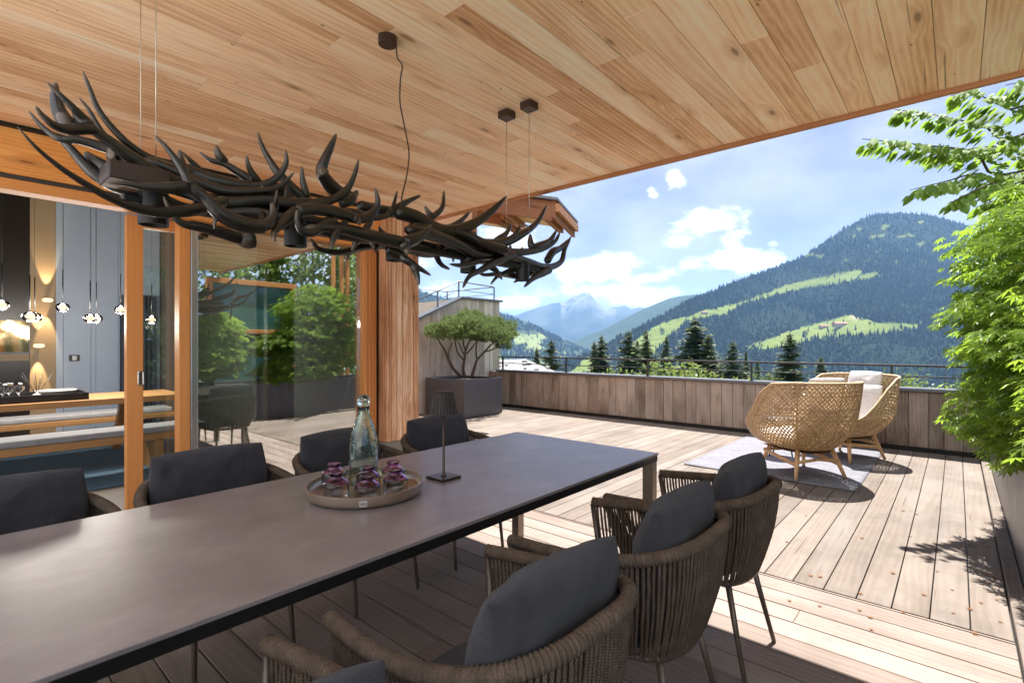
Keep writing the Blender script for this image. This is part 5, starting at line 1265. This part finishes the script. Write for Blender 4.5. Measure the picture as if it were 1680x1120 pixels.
# ---- forest on the mountain side: tens of thousands of small trees, one mass
def forest(name, pts, n, seed, hrange, keep, mat, xlim, rows=190):
    rg = np.random.default_rng(seed); nx = pts.shape[1]
    V = []; Fc = []; G = []; cnt = 0; k = 0
    jj = rg.random(n) * (rows - 1.01); ii = rg.random(n) * (nx - 1.01); rr_ = rg.random((n, 6))
    for q in range(n):
        j = int(jj[q]); i = int(ii[q]); fu = ii[q] - i; fv = jj[q] - j
        p = (pts[j, i]*(1-fu) + pts[j, i+1]*fu)*(1-fv) + (pts[j+1, i]*(1-fu) + pts[j+1, i+1]*fu)*fv
        px, py = proj(*p)
        if px > xlim or py > 665 or rr_[q, 5] > keep(px, py): continue
        dcd = min(1., rr_[q, 4] * 1.0 + .5*mnoise.noise(Vector((p[0]*.006, p[1]*.006, 1.)))); broad = dcd > (.80 if py < 560 else .52)
        cn = mnoise.noise(Vector((p[0]*.004, p[1]*.004, p[2]*.006)))
        if cn > .42 and rr_[q, 1] < .6: continue
        h = lerp(*hrange, rr_[q, 0]**1.5) * (1 - .35*cn) * (.62 if broad else 1.); w = h * (.50 if broad else .20) * (.8 + .4*rr_[q, 1]); o = len(V); a0 = rr_[q, 2]*6.28
        tone = (.55 + .45*rr_[q, 3]) if broad else .55*rr_[q, 3]
        if broad:
            for (zz, ww) in ((.15, .55), (.5, 1.), (.82, .65)):
                for m_ in range(5): a = a0 + m_*1.2566 + zz; V.append((p[0] + w*ww*.6*math.cos(a), p[1] + w*ww*.6*math.sin(a), p[2] + h*zz))
            V.append((p[0], p[1], p[2] + h))
            for l in range(2):
                for m_ in range(5): Fc.append((o + l*5 + m_, o + l*5 + (m_+1) % 5, o + l*5 + 5 + (m_+1) % 5, o + l*5 + 5 + m_))
            for m_ in range(5): Fc.append((o + 10 + m_, o + 10 + (m_+1) % 5, o + 15))
            G += [(0,0,tone)]*16
        else:
            for m_ in range(5): a = a0 + m_*1.2566; V.append((p[0] + w*math.cos(a), p[1] + w*math.sin(a), p[2] - 1.))
            V.append((p[0], p[1], p[2] + h))
            for m_ in range(5): Fc.append((o + m_, o + (m_+1) % 5, o + 5))
            G += [(0,0,tone)]*6
        cnt += 1
    mb = MB(); mb.add(V, Fc, G); print(name, cnt)
    return tag(mb.build(name, mat), kind='stuff')
M['forest'] = leafmat('forest_trees', (.008,.016,.008), (.014,.026,.012), (.040,.062,.024), .0, .9)
def keep1(px, py):
    if mead1(px, py, 0) > .5: return .03 if mnoise.noise(Vector((px*.05, py*.1, 4.))) > .05 else .008
    if py < 400: return .55
    return 1.
tag(forest('forest', P1, 82000, 5, (10, 23), keep1, M['forest'], 1720), 'dense spruce forest with lighter leafy patches covering the mountain side', 'forest')
tag(forest('forest', P4, 26000, 6, (13, 25), lambda px, py: (.06 if mead4(px, py, 0) > .4 else 1.) if px > 660 else 0., M['forest'], 1720, 90), 'distant spruce forest on the hazy hills left of the far peak', 'forest')
# barns and single trees on the lower meadow
def surf_at(px, py):
    best = None
    for j in range(190):
        for i in range(0, 299):
            q = P1[j, i]; a, b = proj(*q); e = (a-px)**2 + (b-py)**2
            if best is None or e < best[0]: best = (e, q)
    return Vector(best[1])
def barn(px, py, wpx, label):
    p = surf_at(px, py); d = .752*p.x + .659*p.y; w = wpx*d/F; t = thing('barn', label, 'barn', p, R(-48.8), 'barns on the mountain meadow'); hgt = w*.17
    mb = MB(); mb.box(-w/2, w/2, -w*.2, w*.2, -3, hgt); mb.build('wall', M['parapet'], t)
    mb = MB(); mb.add([(-w*.54,-w*.25,hgt),(w*.54,-w*.25,hgt),(w*.54,0,hgt + w*.11),(-w*.54,0,hgt + w*.11),(-w*.54,w*.25,hgt),(w*.54,w*.25,hgt)], [(0,1,2,3),(3,2,5,4),(0,3,4),(1,5,2)]); mb.build('roof', M['eave'], t)
barn(1380, 534, 24, 'larger brown barn on the lower mountain meadow')
barn(1354, 538, 16, 'smaller barn left of the larger one on the mountain meadow')
barn(1156, 513, 10, 'small hut on the upper diagonal meadow')
for i, (px, py, l) in enumerate(((1322, 550, 'small round tree on the lower meadow left of the barns'), (1334, 559, 'round tree at the lower meadow edge'), (1352, 563, 'bushy tree right of the meadow edge tree'), (1086, 546, 'dark tree pair standing in the diagonal meadow'))):
    p = surf_at(px, py); o = copy_tree(protos[(Bd, 1)]); o.location = p - Vector((0,0,2)); d = .752*p.x + .659*p.y; s = 9*d/F; o.scale = (s, s, s*1.1); tag(o, l, 'tree', 'single trees on the mountain meadows')
# church tower far down in the valley
# ------------------------------------------------------------------ haze
HAZE = .76e-4
t = NT('haze_air'); v = t.n('VolumePrincipled', {'Color': (.30,.56,1.,1), 'Density': HAZE, 'Anisotropy': .15})
t.t.links.new(v.outputs[0], t.out.inputs[1])
try: t.m.cycles.homogeneous_volume = True
except Exception as e: print('hom', e)
mb = MB(); mb.box(-12500, 12500, -12500, 12500, -256, 1150); o = mb.build('haze', t.m); tag(o, 'thin pale blue air haze over the valley', 'haze', kind='stuff')
# ------------------------------------------------------------------ sky, sun, camera
SUN_EL, SUN_AZ = R(65.5), R(17)                 # direction TO the sun measured from +x towards +y
w = bpy.data.worlds.new('World'); scene.world = w; w.use_nodes = True; nt = w.node_tree; nt.nodes.clear()
t = NT.__new__(NT); t.t = nt; t.m = None; t.out = nt.nodes.new('ShaderNodeOutputWorld')
SKY = .05
sky0 = t.n('TexSky', sky_type='NISHITA', sun_disc=False, sun_elevation=SUN_EL, sun_rotation=R(90) - SUN_AZ, altitude=900., air_density=1., dust_density=.9, ozone_density=3.)
sky = t.n('Mix', {0: 1., 6: sky0.outputs[0], 7: (.80,.57,.60,1)}, data_type='RGBA', blend_type='MULTIPLY')
gen = t.n('TexCoord').outputs['Generated']; sx, sy, sz = t.sep(gen)[:3]
hor = t.math('SQRT', t.math('ADD', t.math('MULTIPLY', sx, sx), t.math('MULTIPLY', sy, sy))); el = t.math('DIVIDE', sz, t.math('MAXIMUM', hor, .02)); az = t.math('ARCTAN2', sy, sx)
P = t.comb(t.math('MULTIPLY', az, 9.), t.math('MULTIPLY', el, 15.), 0.)
n1 = t.noise(P, 1.3, 7., .60, .15); n2 = t.noise(P, 4.5, 6., .62)
mask = None
for (px, py, su, sv, k) in ((985,435,95,26,1.),(930,425,60,22,.6),(1060,455,60,16,.7),(1150,362,55,27,.9),(1110,395,45,16,.6),(1215,428,95,22,.95),(1290,420,40,14,.5),(1000,480,150,14,.9),(850,495,60,16,.8),(1108,292,18,16,.85),(1072,315,10,12,.5),(830,385,70,30,.8),(1050,492,90,12,.9),(1268,400,22,9,.6),(1530,330,60,12,.35),(720,470,60,20,.7),(600,430,160,40,.6),(2000,300,200,50,.8),(1200,395,40,20,.6)):
    a, b = ray(px); h = math.hypot(a, b); a0 = math.atan2(b, a); e0 = (HY - py)/F/h; sa = su/F/(h*h)*1.0; se = sv/F/h
    q = t.math('ADD', t.math('POWER', t.math('DIVIDE', t.math('SUBTRACT', az, a0), sa), 2.), t.math('POWER', t.math('DIVIDE', t.math('SUBTRACT', el, e0), se), 2.))
    gsn = t.math('MULTIPLY', t.math('EXPONENT', t.math('MULTIPLY', q, -.8)), k)
    mask = gsn if mask is None else t.math('MAXIMUM', mask, gsn)
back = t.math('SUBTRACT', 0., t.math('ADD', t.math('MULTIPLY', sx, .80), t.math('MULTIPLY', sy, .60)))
fill_clouds = t.math('MULTIPLY', t.mr(back, -.35, .25), t.mr(sz, .02, .2))  # unseen cloud cover added behind the camera to brighten the shaded parts
mask = t.math('MAXIMUM', mask, t.math('MULTIPLY', fill_clouds, .85))
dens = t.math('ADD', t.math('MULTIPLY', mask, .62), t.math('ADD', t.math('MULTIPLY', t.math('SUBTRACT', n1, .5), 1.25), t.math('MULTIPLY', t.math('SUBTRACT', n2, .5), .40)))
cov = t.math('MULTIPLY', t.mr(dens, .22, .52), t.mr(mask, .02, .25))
# thin high veil over the sky away from the named clouds
veil = t.math('MULTIPLY', t.mr(t.noise(P, .55, 5., .55), .2, .75), .66)
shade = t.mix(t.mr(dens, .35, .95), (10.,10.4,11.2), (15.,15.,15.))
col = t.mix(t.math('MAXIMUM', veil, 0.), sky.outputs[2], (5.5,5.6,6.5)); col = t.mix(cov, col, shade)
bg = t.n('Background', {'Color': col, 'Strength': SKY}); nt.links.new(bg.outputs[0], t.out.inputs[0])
sl_ = bpy.data.lights.new('sun', 'SUN'); sl_.energy = 4.2; sl_.angle = R(.5); sl_.color = (1., .97, .925)
so_ = bpy.data.objects.new('sun', sl_); COL.objects.link(so_); so_.location = (20, 3, 30)
sdir = Vector((math.cos(SUN_EL)*math.cos(SUN_AZ), math.cos(SUN_EL)*math.sin(SUN_AZ), math.sin(SUN_EL)))
so_.rotation_euler = sdir.to_track_quat('Z', 'Y').to_euler()
cam = bpy.data.cameras.new('camera'); co = bpy.data.objects.new('camera', cam); COL.objects.link(co); scene.camera = co
cam.sensor_width = 36.; cam.lens = F/1680*36; cam.shift_y = 4/1680; cam.clip_start = .05; cam.clip_end = 40000
co.location = (0, 0, H); co.rotation_euler = (R(90), 0, math.atan2(.659, .752) - R(90))
vs_ = scene.view_settings; vs_.view_transform = 'Standard'; vs_.look = 'None'; vs_.exposure = 1.92; vs_.gamma = 1.; vs_.use_curve_mapping = False
cy = scene.cycles; cy.max_bounces = 14; cy.diffuse_bounces = 7; cy.glossy_bounces = 5; cy.transparent_max_bounces = 24; cy.transmission_bounces = 6; cy.volume_bounces = 0
cy.use_denoising = True; cy.sample_clamp_indirect = 6.; cy.caustics_reflective = False; cy.caustics_refractive = False
try: cy.denoiser = 'OPENIMAGEDENOISE'
except Exception: pass
